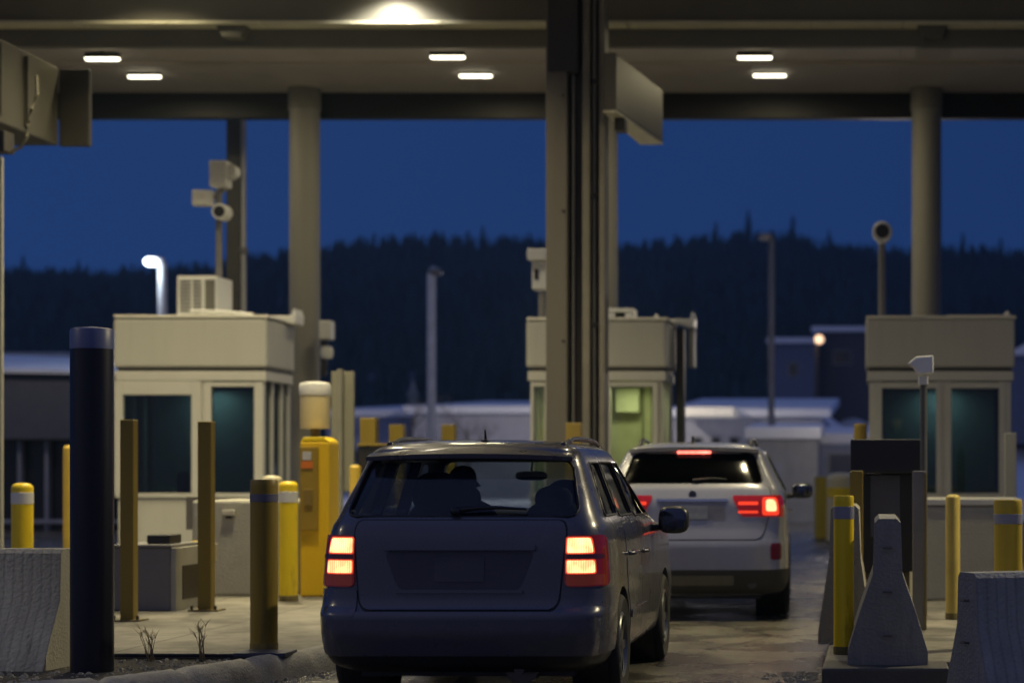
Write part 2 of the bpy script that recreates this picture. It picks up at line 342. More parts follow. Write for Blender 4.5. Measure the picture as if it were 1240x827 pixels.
def ceiling_light(px, py, D, label, on=1.0):
    x, z = X(px, D), Z(py, D)
    t = thing('ceiling_light', label, 'ceiling light', (x, D, z), 'lights under the canopy soffit')
    G().box(x - .27, x + .27, D - .06, D + .06, z + .02, z + .085).box(x - .03, x + .03, D - .03, D + .03, z + .085, 8.1).mk('housing', steel_d, t, bevel=.01)
    b = G(); prof = [(x - .265, z + .018), (x - .275, z), (x - .25, z - .022), (x + .25, z - .022), (x + .275, z), (x + .265, z + .018)]
    b.prism(prof, 'y', D - .035, D + .035)
    b.mk('diffuser', M('lit_diffuser', (.9, .9, .85), .4, emit=(1, .93, .70), es=5.5, var=.02), t, bevel=.015)
    ld = bpy.data.lights.new('lamp', 'AREA'); ld.shape = 'RECTANGLE'; ld.size = .5; ld.size_y = .08; ld.energy = 34 * on * LAMP; ld.color = WARM
    lo = bpy.data.objects.new('lamp', ld); COL.objects.link(lo); lo.parent = t; lo.location = (0, 0, -.06)
    return t
CL = [(124, 72, 32.5, 'outer of the two lit lamps under the soffit at far left'), (175, 93.5, 34.2, 'lower right of the two lit lamps above the left booth'),
      (542, 70, 32.5, 'left lamp of the pair just left of the big steel column'), (576, 92.5, 34.2, 'lower right lamp of the pair just left of the big steel column'),
      (914, 70.5, 32.5, 'upper lamp of the pair right of the big steel column'), (932, 92, 34.2, 'lower lamp of the pair right of the big steel column')]
for a in CL: ceiling_light(*a)
# floodlights under the raised front half of the canopy (above the frame)
def flood(x, y, e, label, z=9.1, spot=None):
    t = thing('canopy_floodlight', label, 'floodlight', (x, y, z), 'floodlights under the high front soffit')
    box('housing', x - .3, x + .3, y - .2, y + .2, z, z + .1, steel_d, t, .01)
    box('diffuser', x - .26, x + .26, y - .16, y + .16, z - .02, z + .0, M('flood_diffuser', (.9, .9, .85), .4, emit=(1, .88, .6), es=7), t, .004)
    ld = bpy.data.lights.new('lamp', 'AREA' if not spot else 'SPOT'); ld.energy = e * LAMP; ld.color = WARM if not spot else (1, .92, .74)
    if not spot: ld.shape = 'RECTANGLE'; ld.size = .5; ld.size_y = .3; ld.spread = math.radians(112)
    else: ld.spot_size = math.radians(spot); ld.spot_blend = .5; ld.shadow_soft_size = .12
    lo = bpy.data.objects.new('lamp', ld); COL.objects.link(lo); lo.parent = t; lo.location = (0, 0, -.05)
for x, y, e, lab in ((-10.3, 28.3, 130, 'added floodlight above the left booth roof, out of view'), (-14.2, 25.5, 260, 'floodlight over the lane left of the left booth'), (-7.4, 25.2, 400, 'floodlight over the lane between left and middle booths'), (-6.0, 20.7, 230, 'added floodlight above the machine island, out of view'),  # booth-roof, island and car-gap floods are added to brighten what lies below
                     (-.6, 25.0, 75, 'floodlight over the lane of the two cars'), (-.75, 20.6, 110, 'added floodlight above the gap between the two cars, out of view'), (5.0, 27.0, 16, 'floodlight over the lane right of the right booth')):
    flood(x, y, e, lab)
flood(X(472, 29.3), 29.3, 300, 'small downlight washing the upper beam left of the big column', 8.5, spot=140)

def added_pole_lamp(x, y, h, tx, ty, e, label, ang=100):  # out-of-view poles added to light the foreground road and barriers
    t = thing('added_floodlight_pole', label, 'floodlight', (x, y, 0), 'added floodlight poles out of view')
    G().lathe([(.09, 0), (.06, h - .12)], (x, y, 0), 12).mk('pole', steel_g, t, smooth=50); box('lamp_head', x - .25, x + .25, y - .15, y + .15, h - .1, h, steel_d, t, .01)
    ld = bpy.data.lights.new('lamp', 'SPOT'); ld.energy = e; ld.color = WARM; ld.spot_size = math.radians(ang); ld.spot_blend = .7; ld.shadow_soft_size = .15
    lo = bpy.data.objects.new('lamp', ld); COL.objects.link(lo); lo.parent = t; lo.location = (0, 0, h - .14)
    lo.rotation_euler = Vector((tx - x, ty - y, -h + .1)).to_track_quat('-Z', 'Y').to_euler()
added_pole_lamp(6.5, 19.5, 7.5, -.9, 14.2, 7500, 'added floodlight on an unseen pole right of the lanes', 70)
added_pole_lamp(-13.5, 11.0, 7.0, -6.2, 13.6, 1500, 'added floodlight on an unseen pole left of the lanes', 38)
# columns
def pipe_column(px, w, D, label, top=8.1):
    x = X(px, D); r = w * D / F / 2; t = thing('canopy_column', label, 'column', (x, D, KH), 'round columns at the back of the canopy')
    G().lathe([(r, KH + .3), (r, 7.75)], (x, D, 0), 36).mk('shaft', col_p, t, smooth=40)
    G().lathe([(r * 1.08, 7.72), (r * 1.08, top - .003)], (x, D, 0), 36).mk('collar', M('collar_paint', (.25, .24, .21), .5), t, smooth=40)
    G().lathe([(r * 1.5, KH), (r * 1.5, KH + .12), (r * 1.15, KH + .3)], (x, D, 0), 36).mk('base', concrete, t, smooth=40)
pipe_column(369, 36, 35.6, 'round beige column standing behind the right end of the left booth')
pipe_column(731, 34, 35.6, 'round beige column mostly hidden behind the big steel column')
pipe_column(1122, 36, 35.6, 'round beige column standing behind the right booth')
# big built-up steel column
D = 27.0
bc = thing('steel_column', 'wide built-up steel column with recessed dark web standing in the middle of the view', 'column', (X(696, D), D, KH))
def cb(name, p0, p1, y0, y1, z0, z1, mat, **k): return box(name, X(p0, D), X(p1, D), y0, y1, z0, z1, mat, bc, .006, **k)
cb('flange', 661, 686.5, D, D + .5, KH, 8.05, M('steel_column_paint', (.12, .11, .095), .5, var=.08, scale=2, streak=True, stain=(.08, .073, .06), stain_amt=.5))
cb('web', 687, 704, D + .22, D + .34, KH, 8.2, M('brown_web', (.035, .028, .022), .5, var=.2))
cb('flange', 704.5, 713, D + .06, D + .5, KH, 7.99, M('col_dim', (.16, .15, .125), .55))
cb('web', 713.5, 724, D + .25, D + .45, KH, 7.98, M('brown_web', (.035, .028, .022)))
cb('flange', 724.5, 731, D + .1, D + .5, KH, 7.97, M('col_dim', (.16, .15, .125), .55))
G().tube([(X(717, D), D + .2, KH), (X(717, D), D + .2, 7.9)], .022, 10).mk('conduit', steel_g, bc, smooth=40)
G().tube([(X(692, D), D + .16, KH), (X(692, D), D + .16, 7.9)], .02, 10).mk('conduit', steel_g, bc, smooth=40)
cb('cap_plate', 664, 700, D - .04, D + .55, 6.72, 8.3, M('cap_steel', (.028, .027, .028), .5))
for zz in (3.2, 4.9, 6.4):
    cb('clip', 680, 684, D - .012, D - .001, zz, zz + .03, steel_d); cb('clip', 713, 722, D + .17, D + .24, zz + .2, zz + .26, steel_d)
cb('base_plate', 652, 740, D - .15, D + .7, KH, KH + .04, steel_d)
# box girder stubs carrying the high roof
def girder(pts_near, pts_far, name, label, mats, extra=None):
    """pts: 4 corners (x,y,z): bottom-left, bottom-right, top-right, top-left"""
    return None
bg_ = thing('box_girder', 'short beige box girder jutting back from the top of the big steel column', 'girder', (X(745, 27), 27.6, 6.2))
n0, n1 = 27.0, 29.7
zb, zt = Z(140, 27), Z(64, 27)
nl, nr = X(728.5, n0), X(746, n0); fl, fr = X(775, n1), X(803, n1); zbf = Z(173, n1)
zb = zbf
v = [(nl + .012, n0 + .02, zb), (nr, n0, zb), (nr, n0, 6.98), (nl + .012, n0 + .02, 6.98), (fl, n1, zb), (fr, n1, zb), (fr, n1, 6.98), (fl, n1, 6.98)]
mk('girder_body', v, [(0, 1, 2, 3), (4, 7, 6, 5), (0, 4, 5, 1), (3, 2, 6, 7), (1, 5, 6, 2), (0, 3, 7, 4)], M('girder_paint', (.15, .142, .11), .5, var=.06), bg_, bevel=.02)
mk('lit_underside', [(a, b, c + dz) for dz in (-.03, -.002) for a, b, c in (v[0], v[1], v[5], v[4])], [(0, 1, 2, 3), (4, 5, 6, 7), (0, 1, 5, 4), (1, 2, 6, 5), (2, 3, 7, 6), (3, 0, 4, 7)], M('lit_underside_tone', (.75, .72, .55), .5), bg_)  # pale plate painting the light on the girder's underside
box('bracket', X(744, 27.4), X(757, 27.4), 27.4, 27.7, zb - .2, zb - .033, steel_d, bg_, .01)
D = 27.2
gl = thing('box_girder', 'grey box girder with a hanging cable at the upper left edge of the view', 'girder', (X(90, D), D, 6))
box('end_plate', X(60, D) + .124, X(108, D), D, D + .1, Z(177, D), Z(84, D), M('end_plate_paint', (.05, .046, .04), .55), gl, .01)
x1 = X(60, D)
G().prism([(24.3, Z(177, D)), (D - .002, Z(177, D)), (D - .002, Z(82, D)), (24.3, Z(82, D))], 'x', x1 - .5, x1 + .12).mk('girder_body', M('girder_grey', (.075, .072, .056), .5, var=.08), gl, bevel=.02)
for k, yy in enumerate((24.6, 25.3, 26.1)): box('stiffener', x1 + .123, x1 + .17, yy, yy + .07, Z(170, D), Z(88, D), M('girder_grey', (.075, .072, .056)), gl, .006)
cbl = []
for px, py in ((44, 92), (45, 115), (38, 132), (34, 150), (33, 165), (26, 178), (12, 185), (0, 182), (-12, 180)): cbl.append((X(px, 25.2), 25.2, Z(py, 25.2)))
G().tube(cbl, .022, 8).mk('cable', M('cable_grey', (.2, .19, .15), .5), gl, smooth=60)
box('camera_mount', X(-30, 25), X(5, 25), 25, 25.3, Z(183, 25), Z(158, 25), steel_d, gl, .01)
tag(pbox('corner_post', -14, 2, 190, 700, 24, .06, M('post_grey', (.30, .30, .26), .5, var=.06), None, origin=(X(-5, 24), 24, 0)), 'tall thin grey-beige post cut by the left edge of the view', 'post')
# dark post behind left booth
dp = thing('canopy_column', 'dark square column with a pale tube painting its lit right edge behind the camera mast', 'column', (X(285, 38), 38, 0))
box('shaft', X(274, 38), X(290, 38), 38, 38.3, 0, 9.3, M('dark_column_paint', (.115, .11, .095), .55), dp, .01)
G().tube([(X(294, 38), 38.05, 0), (X(294, 38), 38.05, 9.3)], .052, 12).mk('lit_edge_tube', M('lit_edge_tone', (.62, .61, .56), .4), dp, smooth=50)  # pale tube drawn for the light along the column's right edge
G().lathe([(.07, 5.5), (.085, 5.53), (.085, 5.6), (.07, 5.63)], (X(294, 38), 38.05, 0), 12).mk('edge_tube_clamp', steel_g, dp, smooth=50)

# ------------------------------------------------------------------ booths
BD = 31.0
def booth(label, px0, px1, ptop, panes, frames, dep, glassm, wallm=booth_p, interior=inner_dk, side_panes=True):
    x0, x1 = X(px0, BD), X(px1, BD); zt = Z(ptop, BD)
    t = thing('toll_booth', label, 'toll booth', ((x0 + x1) / 2, BD, KH))
    zf = Z(445, BD); zl = Z(461, BD); zs = Z(600, BD); e = .055; d0, d1 = BD, BD + dep
    # walls: one mesh, open where the windows are
    g = G(); th = .09; zg = zf - .012
    g.box(x0 + e, x1 - e, d0 + e, d0 + e + th, KH, zs - .03)                     # front below sill
    g.box(x0 + e, x1 - e, d1 - th - e, d1 - e, KH, zs - .03)
    g.box(x1 - e - th, x1 - e, d0 + e + th, d1 - e - th, KH, zs - .03); g.box(x0 + e, x0 + e + th, d0 + e + th, d1 - e - th, KH, zs - .03)
    g.mk('wall', wallm, t, bevel=.006)
    s = G(); s.box(x0 + .02, x1 - .02, d0 + .02, d0 + e + th + .01, zs - .028, zs + .02)
    s.box(x1 - e - th - .01, x1 - .02, d0 + e + th + .012, d1 - .05, zs - .028, zs + .02); s.mk('sill', booth_f, t, bevel=.006)
    b = G(); b.box(x0, x1, d0, d1, zf, zt - .03); b.mk('fascia', wallm, t, bevel=.035)
    box('roof', x0 + .01, x1 + .02, d0 - .015, d1 + .02, zt - .028, zt + .02, booth_side, t, .012)
    box('shadow_groove', x0 + .05, x1 - .05, d0 + .05, d1 - .05, zf - .06, zf - .002, steel_d, t, 0)
    box('lintel', x0 + .02, x1 - .02, d0 + .02, d1 - .02, zl, zf - .055, booth_f, t, .01)
    # mullions
    zt2 = zl - .002; mu = G(); xs = x0 + e
    edges = [x0 + e] + [X(p, BD) for pr in panes for p in (pr[0], pr[1])] + [x1 - e]
    def mull(xa, xb, ya, yb): box('mullion', xa, xb, ya, yb, zs + .022, zt2, booth_f, t, .006)
    for i in range(0, len(edges), 2): mull(edges[i], edges[i + 1], d0 + e, d0 + e + .08)
    mull(x0 + e, x0 + e + .1, d1 - e - .08, d1 - e); mull(x1 - e - .1, x1 - e, d1 - e - .08, d1 - e)
    for k in (.33, .66):
        yy = d0 + dep * k; mull(x1 - e - .08, x1 - e, yy, yy + .07); mull(x0 + e, x0 + e + .08, yy, yy + .07)
    for (a, b_, top, bot), fr in zip(panes, frames):
        wn = G(); fx0, fx1, ft, fb = fr; y = d0 + e - .035; zb_ = max(Z(bot, BD), zs + .025); zt_ = Z(top, BD)
        X0, X1, A, B = X(fx0, BD), X(fx1, BD), X(a, BD), X(b_, BD); T, Bt = min(Z(ft, BD), zl - .005), max(Z(fb, BD), zs + .022)
        wn.box(X0, A, y, y + .034, Bt, T); wn.box(B, X1, y, y + .034, Bt, T); wn.box(A, B, y, y + .034, zt_, T)
        if zb_ > Bt + .005: wn.box(A, B, y, y + .034, Bt, zb_)
        wo = wn.mk('window', booth_f, t, bevel=.008)
        box('pane', A - .01, B + .01, d0 + e + .01, d0 + e + .022, Bt, zt_ + .01, glassm, wo, 0)
        # the wall panel above the pane when the frame stops short of the lintel
    # side and back glazing
    for xx in (x1 - e - .05, x0 + e + .04): box('side_pane', xx, xx + .01, d0 + e + .09, d1 - e - .09, zs + .022, zt2, glassm, t, 0)
    box('back_pane', x0 + e + .105, x1 - e - .105, d1 - e - .05, d1 - e - .04, zs + .022, zt2, glassm, t, 0)
    box('ceiling_board', x0 + .1, x1 - .1, d0 + .15, d1 - .15, zl - .02, zl - .004, interior, t, 0)
    box('counter', x0 + .16, x1 - .16, d0 + .16, d0 + .62, zs - .15, zs - .08, interior, t, .005)
    return t, x0, x1, zt, zs, zl
b1, b1x0, b1x1, b1t, b1s, b1l = booth('left toll booth with two dark teal windows and an air conditioner on its roof', 137, 323, 383,
    [(148, 231, 478, 597), (255, 307, 468, 597)], [(137.5, 243, 460, 599), (247, 318, 463, 599)], 1.5, booth_g)
b2, b2x0, b2x1, b2t, b2s, b2l = booth('middle toll booth glowing yellow-green inside, partly behind the big steel column', 637, 807, 386,
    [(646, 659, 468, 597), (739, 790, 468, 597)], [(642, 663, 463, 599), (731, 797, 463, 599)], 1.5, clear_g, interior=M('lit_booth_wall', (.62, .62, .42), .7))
b3, b3x0, b3x1, b3t, b3s, b3l = booth('right toll booth with two dark windows behind a yellow bollard row', 1048, 1229, 384,
    [(1068, 1134, 470, 597), (1152, 1210, 470, 597)], [(1060, 1140, 463, 599), (1145, 1217, 463, 599)], 1.5, booth_g)
# booth 2 interior (lit)
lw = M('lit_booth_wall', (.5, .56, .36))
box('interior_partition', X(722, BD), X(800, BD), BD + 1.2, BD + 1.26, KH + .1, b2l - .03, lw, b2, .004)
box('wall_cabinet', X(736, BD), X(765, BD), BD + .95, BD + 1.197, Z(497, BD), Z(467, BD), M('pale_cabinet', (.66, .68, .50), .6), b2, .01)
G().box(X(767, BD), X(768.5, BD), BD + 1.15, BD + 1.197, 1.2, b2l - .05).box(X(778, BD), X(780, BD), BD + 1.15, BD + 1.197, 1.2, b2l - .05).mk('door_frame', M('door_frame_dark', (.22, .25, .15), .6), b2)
li = box('interior_light', X(745, BD), X(780, BD), BD + .3, BD + .6, b2l - .06, b2l - .022, M('booth_lamp_diffuser', (.9, .95, .8), emit=(.9, 1, .62), es=2.0), b2, .005)
ld = bpy.data.lights.new('lamp', 'AREA'); ld.size = .35; ld.energy = 6.5; ld.color = (1, 1, .6)
lo = bpy.data.objects.new('lamp', ld); COL.objects.link(lo); lo.parent = b2; lo.location = Vector((X(765, BD), BD + .38, b2l - .09)) - ORG[b2.name]
# faint things inside booths 1 and 3
def clerk_stuff(b, px0, px1, name, seed):
    random.seed(seed); g = G()
    for k in range(7):
        x = X(random.uniform(px0, px1), BD); h = random.uniform(.06, .2); g.box(x - random.uniform(.04, .12), x + random.uniform(.04, .12), BD + .25, BD + .45, b1s - .078, b1s - .07 + h, rz=random.uniform(-.3, .3))
    g.mk(name, M('counter_clutter', (.28, .29, .22), .6, var=.3, scale=8), b, bevel=.01)
clerk_stuff(b1, 158, 195, 'counter_clutter', 2); clerk_stuff(b3, 1155, 1205, 'counter_clutter', 5)
for b, pxa, pxb in ((b1, 150, 300), (b3, 1070, 1210)):
    box('teal_backing', X(pxa, BD), X(pxb, BD), BD + 1.25, BD + 1.3, KH, b1l - .03, M('teal_pane_tone', (.25, .31, .32), .7, var=.1), b, .004)  # wall added behind the panes so they read teal
    G().lathe([(.03, 0), (.09, .05), (.1, .28), (.06, .36)], (X((pxa * 2 + pxb) / 3, BD), BD + .8, b1s), 12).mk('monitor', black_p, b, smooth=60)
for b, px in ((b1, 230), (b3, 1140)):  # added lamps without a fixture, brightening the dark panes
    ld = bpy.data.lights.new('lamp', 'AREA'); ld.size = .4; ld.energy = 6; ld.color = (.75, .95, 1)
    lo = bpy.data.objects.new('lamp', ld); COL.objects.link(lo); lo.parent = b; lo.location = Vector((X(px, BD), BD + .9, b1l - .09)) - ORG[b.name]
# hardware on booth roofs and corners
acx0, acx1, acD = 215, 250, BD + .5
ac = thing('air_conditioner', 'boxy white air conditioner with louvred grille on the left booth roof', 'air conditioner', (X(235, acD), acD, b1t + .02))
axx0, axx1 = X(214, acD), X(262, acD); az0, az1 = b1t + .05, Z(334, acD)
box('casing', axx0, axx1, acD, acD + .8, az0, az1, white_p, ac, .015)
g = G()
for k in range(9): z_ = az0 + .06 + k * (az1 - az0 - .1) / 9; g.box(axx0 + .05, axx0 + .22, acD - .014, acD - .002, z_, z_ + .022); g.box(axx0 + .25, axx0 + .38, acD - .014, acD - .002, z_, z_ + .022)
g.mk('grille', M('grille_dark', (.16, .155, .13), .6), ac); box('side_recess', axx1 - .17, axx1 - .02, acD - .012, acD - .002, az0 + .06, az1 - .06, M('grille_dark', (.16, .155, .13)), ac, .004)
g = G(); g.tube([(X(232, BD + .2), BD + .2, b1t + .09), (X(275, BD + .2), BD + .2, b1t + .075), (X(306, BD + .2), BD + .2, b1t + .04)], .03, 8)
g.tube([(X(232, BD + .2), BD + .2, b1t + .09), (X(232, BD + .2), BD + .45, b1t + .09)], .03, 8)
tag(g.mk('roof_conduit', white_p, None, origin=(X(260, BD + .2), BD + .2, b1t), smooth=50), 'pale conduit pipe lying along the left booth roof', 'pipe')
# camera mast on booth 1
mD = BD + 1.2
ms = thing('camera_mast', 'mast with a cluster of four white security cameras rising from the left booth roof', 'camera mast', (X(265, mD), mD, b1t))
G().tube([(X(265, mD), mD, b1t), (X(265, mD), mD, Z(232, mD))], .052, 12).mk('pole', steel_g, ms, smooth=50)
def cam_box(parent, px0, px1, py0, py1, D, dep, name='camera_housing', rz=0, mat=white_p):
    x0, x1 = X(px0, D), X(px1, D); g = G().box(x0, x1, D, D + dep, Z(py1, D), Z(py0, D), rz=rz); return g.mk(name, mat, parent, bevel=.02)
h = cam_box(ms, 253, 274, 194, 226, mD - .2, .3); cam_box(ms, 230, 255, 230, 248, mD - .1, .3, rz=.25)
G().lathe([(.0, -.16), (.1, -.15), (.12, -.05), (.12, .05), (.05, .12)], (X(281, mD), mD, Z(209, mD)), 20, 'y').mk('dome_camera', white_p, ms, smooth=50)
G().tube([(X(262, mD), mD, Z(236, mD)), (X(272, mD), mD, Z(228, mD))], .05, 10).mk('bracket', steel_g, ms, smooth=50)
G().tube([(X(240, mD), mD, Z(240, mD)), (X(265, mD), mD, Z(238, mD))], .035, 10).mk('bracket', steel_g, ms, smooth=50)
def round_cam(parent, px, py, D, r, dep=.28):
    x, z = X(px, D), Z(py, D)
    o = G().lathe([(r * .93, 0), (r, .02), (r, dep), (r * .6, dep + .05)], (x, D - .1, z), 24, 'y').mk('camera_housing', white_p, parent, smooth=40)
    G().lathe([(r * .68, 0), (r * .7, .015), (r * .5, .02)], (x, D - .118, z), 24, 'y').mk('lens', black_p, parent, smooth=40)
round_cam(ms, 268, 257, mD - .15, .125)
# CCTV on booth 3
cD = BD + .9
m3 = thing('camera_mast', 'single round security camera on a grey pole above the right booth', 'camera mast', (X(1068, cD), cD, b3t))
G().tube([(X(1068, cD), cD, b3t), (X(1068, cD), cD, Z(296, cD))], .055, 12).mk('pole', steel_g, m3, smooth=50)
G().tube([(X(1068, cD), cD, Z(296, cD)), (X(1068, cD), cD, Z(288, cD))], .07, 12).mk('swivel', white_p, m3, smooth=50)
round_cam(m3, 1068.5, 281, cD, .155)
tag(G().tube([(X(1219, BD + .5), BD + .5, b3t), (X(1219, BD + .5), BD + .5, b3t + .07), (X(1221, BD + .5), BD + .5, b3t + .12)], [.03, .05, .03], 10).mk('roof_vent', white_p, None, origin=(X(1219, BD + .5), BD + .5, b3t), smooth=50), 'tiny white vent cap at the right end of the right booth roof', 'vent')
tag(box('roof_tray', X(1146, BD + .3), X(1226, BD + .3), BD + .3, BD + .9, b3t + .022, b3t + .055, booth_side, None, origin=(X(1180, BD + .3), BD + .3, b3t)), 'flat pale tray lying on the right booth roof', 'roof tray')
# booth 2 hardware
b2c = thing('booth_camera', 'white box camera on a stalk above the left end of the middle booth', 'camera', (X(655, BD + .6), BD + .6, b2t))
G().tube([(X(656, BD + .6), BD + .6, b2t), (X(656, BD + .6), BD + .6, Z(350, BD))], .05, 10).mk('stalk', steel_g, b2c, smooth=50)
cam_box(b2c, 644, 664, 316, 350, BD + .5, .35); cam_box(b2c, 638, 664, 301, 315, BD + .4, .5, 'sun_shield'); box('lens', X(647, BD + .49), X(652, BD + .49), BD + .485, BD + .499, Z(335, BD), Z(322, BD), black_p, b2c, 0)
tag(box('back_door', X(819, BD + 1.2), X(828, BD + 1.2), BD + 1.2, BD + 1.5, KH, Z(398, BD + 1.2), steel_d, None, origin=(X(823, BD), BD + 1.2, KH), bevel=.01), 'tall dark steel post standing against the right side of the middle booth', 'post')
rb = thing('roof_unit', 'low white vent frame on the middle booth roof', 'roof vent', (X(750, BD + .5), BD + .5, b2t))
G().box(X(734, BD + .5), X(767, BD + .5), BD + .5, BD + 1, Z(378, BD + .5), Z(373, BD + .5)).box(X(734, BD + .5), X(745, BD + .5), BD + .5, BD + 1, b2t + .022, Z(378.4, BD + .5)).box(X(757, BD + .5), X(767, BD + .5), BD + .5, BD + 1, b2t + .022, Z(378.4, BD + .5)).mk('frame', white_p, rb, bevel=.01)
box('core', X(745.5, BD + .6), X(756.5, BD + .6), BD + .6, BD + .9, b2t + .022, Z(379, BD + .5), black_p, rb, 0)
tag(G().tube([(X(796, BD + .4), BD + .4, b2t + .02), (X(794, BD + .4), BD + .4, b2t + .1)], [.05, .02], 10).mk('roof_vent', white_p, None, origin=(X(796, BD + .4), BD + .4, b2t), smooth=50), 'small white cone on the middle booth roof near its right edge', 'vent')
def side_arm(px0, px1, py, D, drop, name, label):
    t = thing(name, label, 'bracket', (X(px0, D), D, Z(py, D)))
    G().prism([(X(px0, D), Z(py, D)), (X(px1 - 6, D), Z(py, D)), (X(px1 - 3, D), Z(py - 9, D)), (X(px1, D), Z(py, D)), (X(px1 - 1, D), Z(py + 10, D)), (X(px1 - 7, D), Z(py + 10, D)), (X(px0 + 8, D), Z(py + 4, D))], 'y', D, D + .5).mk('arm', white_p, t, bevel=.012)
    if drop: box('drop_panel', X(px1 - 8, D), X(px1 - 2, D), D + .1, D + .6, Z(drop, D), Z(py + 10.5, D), M('bracket_grey', (.3, .3, .26), .5), t, .01)
side_arm(808, 841, 386, BD + 1.0, 444, 'awning_bracket', 'grey awning bracket hanging off the right side of the middle booth')
side_arm(325, 358, 382, BD + 1.0, None, 'awning_bracket', 'white bracket reaching from the left booth roof to the round column')
c4 = thing('wall_camera', 'two white cameras fixed to the right side of the round column behind the left booth', 'camera', (X(392, 35.3), 35.3, Z(430, 35.3)))
cam_box(c4, 386, 400, 388, 411, 35.0, .3); G().lathe([(0, -.12), (.09, -.1), (.11, 0), (.09, .1), (0, .12)], (X(396, 35.2), 35.2, Z(427, 35.2)), 18, 'z').mk('dome_camera', white_p, c4, smooth=60)
G().tube([(X(392, 35.2), 35.2, Z(455, 35.2)), (X(393, 35.2), 35.2, Z(411, 35.2))], .05, 10).mk('bracket', steel_d, c4, smooth=50)

# ------------------------------------------------------------------ posts, bollards and machines
def bollard(px0, px1, ptop, D, label, mat=yellow, band=None, dome=True, zb=KH, pband=None, cat='bollard', cap=None):
    x = X((px0 + px1) / 2, D); r = (px1 - px0) * D / F / 2; zt = Z(ptop, D)
    t = thing('bollard', label, cat, (x, D, zb), 'yellow safety bollards')
    prof = [(r, zb + .002), (r, zt - r * .55)] + ([(r * .97, zt - r * .35), (r * .8, zt - r * .14), (r * .5, zt - r * .03), (r * .1, zt)] if dome else [(r, zt - .012), (r * .94, zt)])
    G().lathe(prof, (x, D, 0), 32).mk('sleeve', mat, t, smooth=35)
    if pband:
        zb1, zb0 = Z(pband[0], D), Z(pband[1], D)
        G().lathe([(r, zb0), (r + .003, zb0 + .002), (r + .003, zb1 - .002), (r, zb1)], (x, D, 0), 32, close=False).mk('reflective_band', band, t, smooth=35)
    G().lathe([(r + .002, zb + .002), (r + .003, zb + .05), (r + .0005, zb + .06)], (x, D, 0), 32, close=False).mk('base_collar', M('grimy_base', (.16, .125, .04), .8, var=.4, scale=12), t, smooth=35)
    if cap: G().lathe([(r, zt - .09), (r + .004, zt - .088), (r + .004, zt + .001), (r * .3, zt + .012)], (x, D, 0), 32).mk('cap', cap, t, smooth=35)
    return t
bollard(14.5, 39.5, 584.5, 20, 'bright yellow bollard with white band behind the left concrete barrier', pband=(596, 610), band=band_w, zb=0)
bollard(77, 94, 539, 25.5, 'tall yellow post half hidden behind the navy post', mat=M('ochre_paint', (.55, .38, .05), .4), zb=KH)
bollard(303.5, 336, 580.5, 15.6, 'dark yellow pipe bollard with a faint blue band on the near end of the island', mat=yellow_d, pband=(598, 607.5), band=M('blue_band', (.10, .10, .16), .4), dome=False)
bollard(317, 341.5, 575.5, 22.8, 'beige capped bollard directly behind the dark yellow pipe bollard', mat=M('beige_sleeve', (.50, .46, .32), .5), dome=True)
bollard(338, 360.5, 582.5, 21.6, 'bright yellow domed bollard with white band beside the yellow machine', pband=(595, 608), band=band_w)
bollard(1009.5, 1034, 600, 15.3, 'yellow bollard with a grey band at the left of the black reader stand', pband=(613, 628), band=band_g, dome=False)
bollard(1145, 1162.5, 598.5, 18.9, 'slim yellow pole with a pointed top between the kiosk and the right barrier', mat=M('slim_pole_paint', (.55, .43, .10), .4))
bollard(1203.5, 1238, 605, 15.9, 'thick yellow bollard with a grey band behind the right concrete barrier', mat=M('dull_yellow', (.50, .36, .02), .4, streak=True), pband=(622, 634), band=band_g, dome=False)
bollard(1034, 1050, 513, 25, 'short square-topped yellow post showing above the black kiosk', mat=yellow_d, dome=False)
bollard(986, 1008, 577, 45, 'blurred yellow bollard far off beyond the lane', mat=M('dull_yellow', (.50, .36, .02)), zb=0, dome=False)
bollard(1001, 1034, 572, 43, 'fat cream drum with yellow rim far off beyond the lane', mat=cream, zb=0, dome=True, pband=(590, 602), band=yellow)
bollard(423.5, 437, 563, 26, 'small ochre bollard just left of the near car behind the lane', mat=M('ochre_paint', (.55, .38, .05)))
def square_post(px0, px1, ptop, D, label, mat=yellow_d, zb=KH, plate=True, cat='post', grp='square yellow posts'):
    x0, x1 = X(px0, D), X(px1, D); w_ = x1 - x0; zt = Z(ptop, D)
    t = thing('square_post', label, cat, ((x0 + x1) / 2, D, zb), grp)
    box('shaft', x0, x1, D, D + w_, zb + .012, zt, mat, t, .008)
    if plate:
        box('base_plate', x0 - w_ * .55, x1 + w_ * .6, D - w_ * .5, D + w_ * 1.5, zb, zb + .016, steel_d if mat is not yellow_d else M('plate_brown', (.12, .09, .03), .5), t, .003)
        g = G()
        for a in (x0 - w_ * .35, x1 + w_ * .38): g.lathe([(.014, zb + .017), (.014, zb + .055)], (a, D - w_ * .2, 0), 8)
        g.mk('bolt', steel_d, t)
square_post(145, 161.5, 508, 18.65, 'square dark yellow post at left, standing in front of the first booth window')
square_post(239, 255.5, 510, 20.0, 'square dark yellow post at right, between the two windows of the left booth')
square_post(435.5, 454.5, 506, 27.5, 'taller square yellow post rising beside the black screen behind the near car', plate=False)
square_post(471, 488, 514, 30, 'square yellow post top above the near car roof, second from left', plate=False)
square_post(534.5, 550.5, 514, 31, 'square yellow post top above the near car antenna', plate=False)
square_post(685, 703, 512, 25.6, 'square yellow post top in front of the big steel column', plate=False, mat=M('ochre_dark', (.28, .2, .04), .5))
square_post(1217, 1231, 524, 24, 'square grey post in front of the right end of the right booth', plate=False, mat=M('post_grey', (.30, .30, .26)), grp=None)
square_post(231.5, 242, 655, 21.2, 'short bright yellow post tucked behind the right square post', plate=False, mat=yellow)
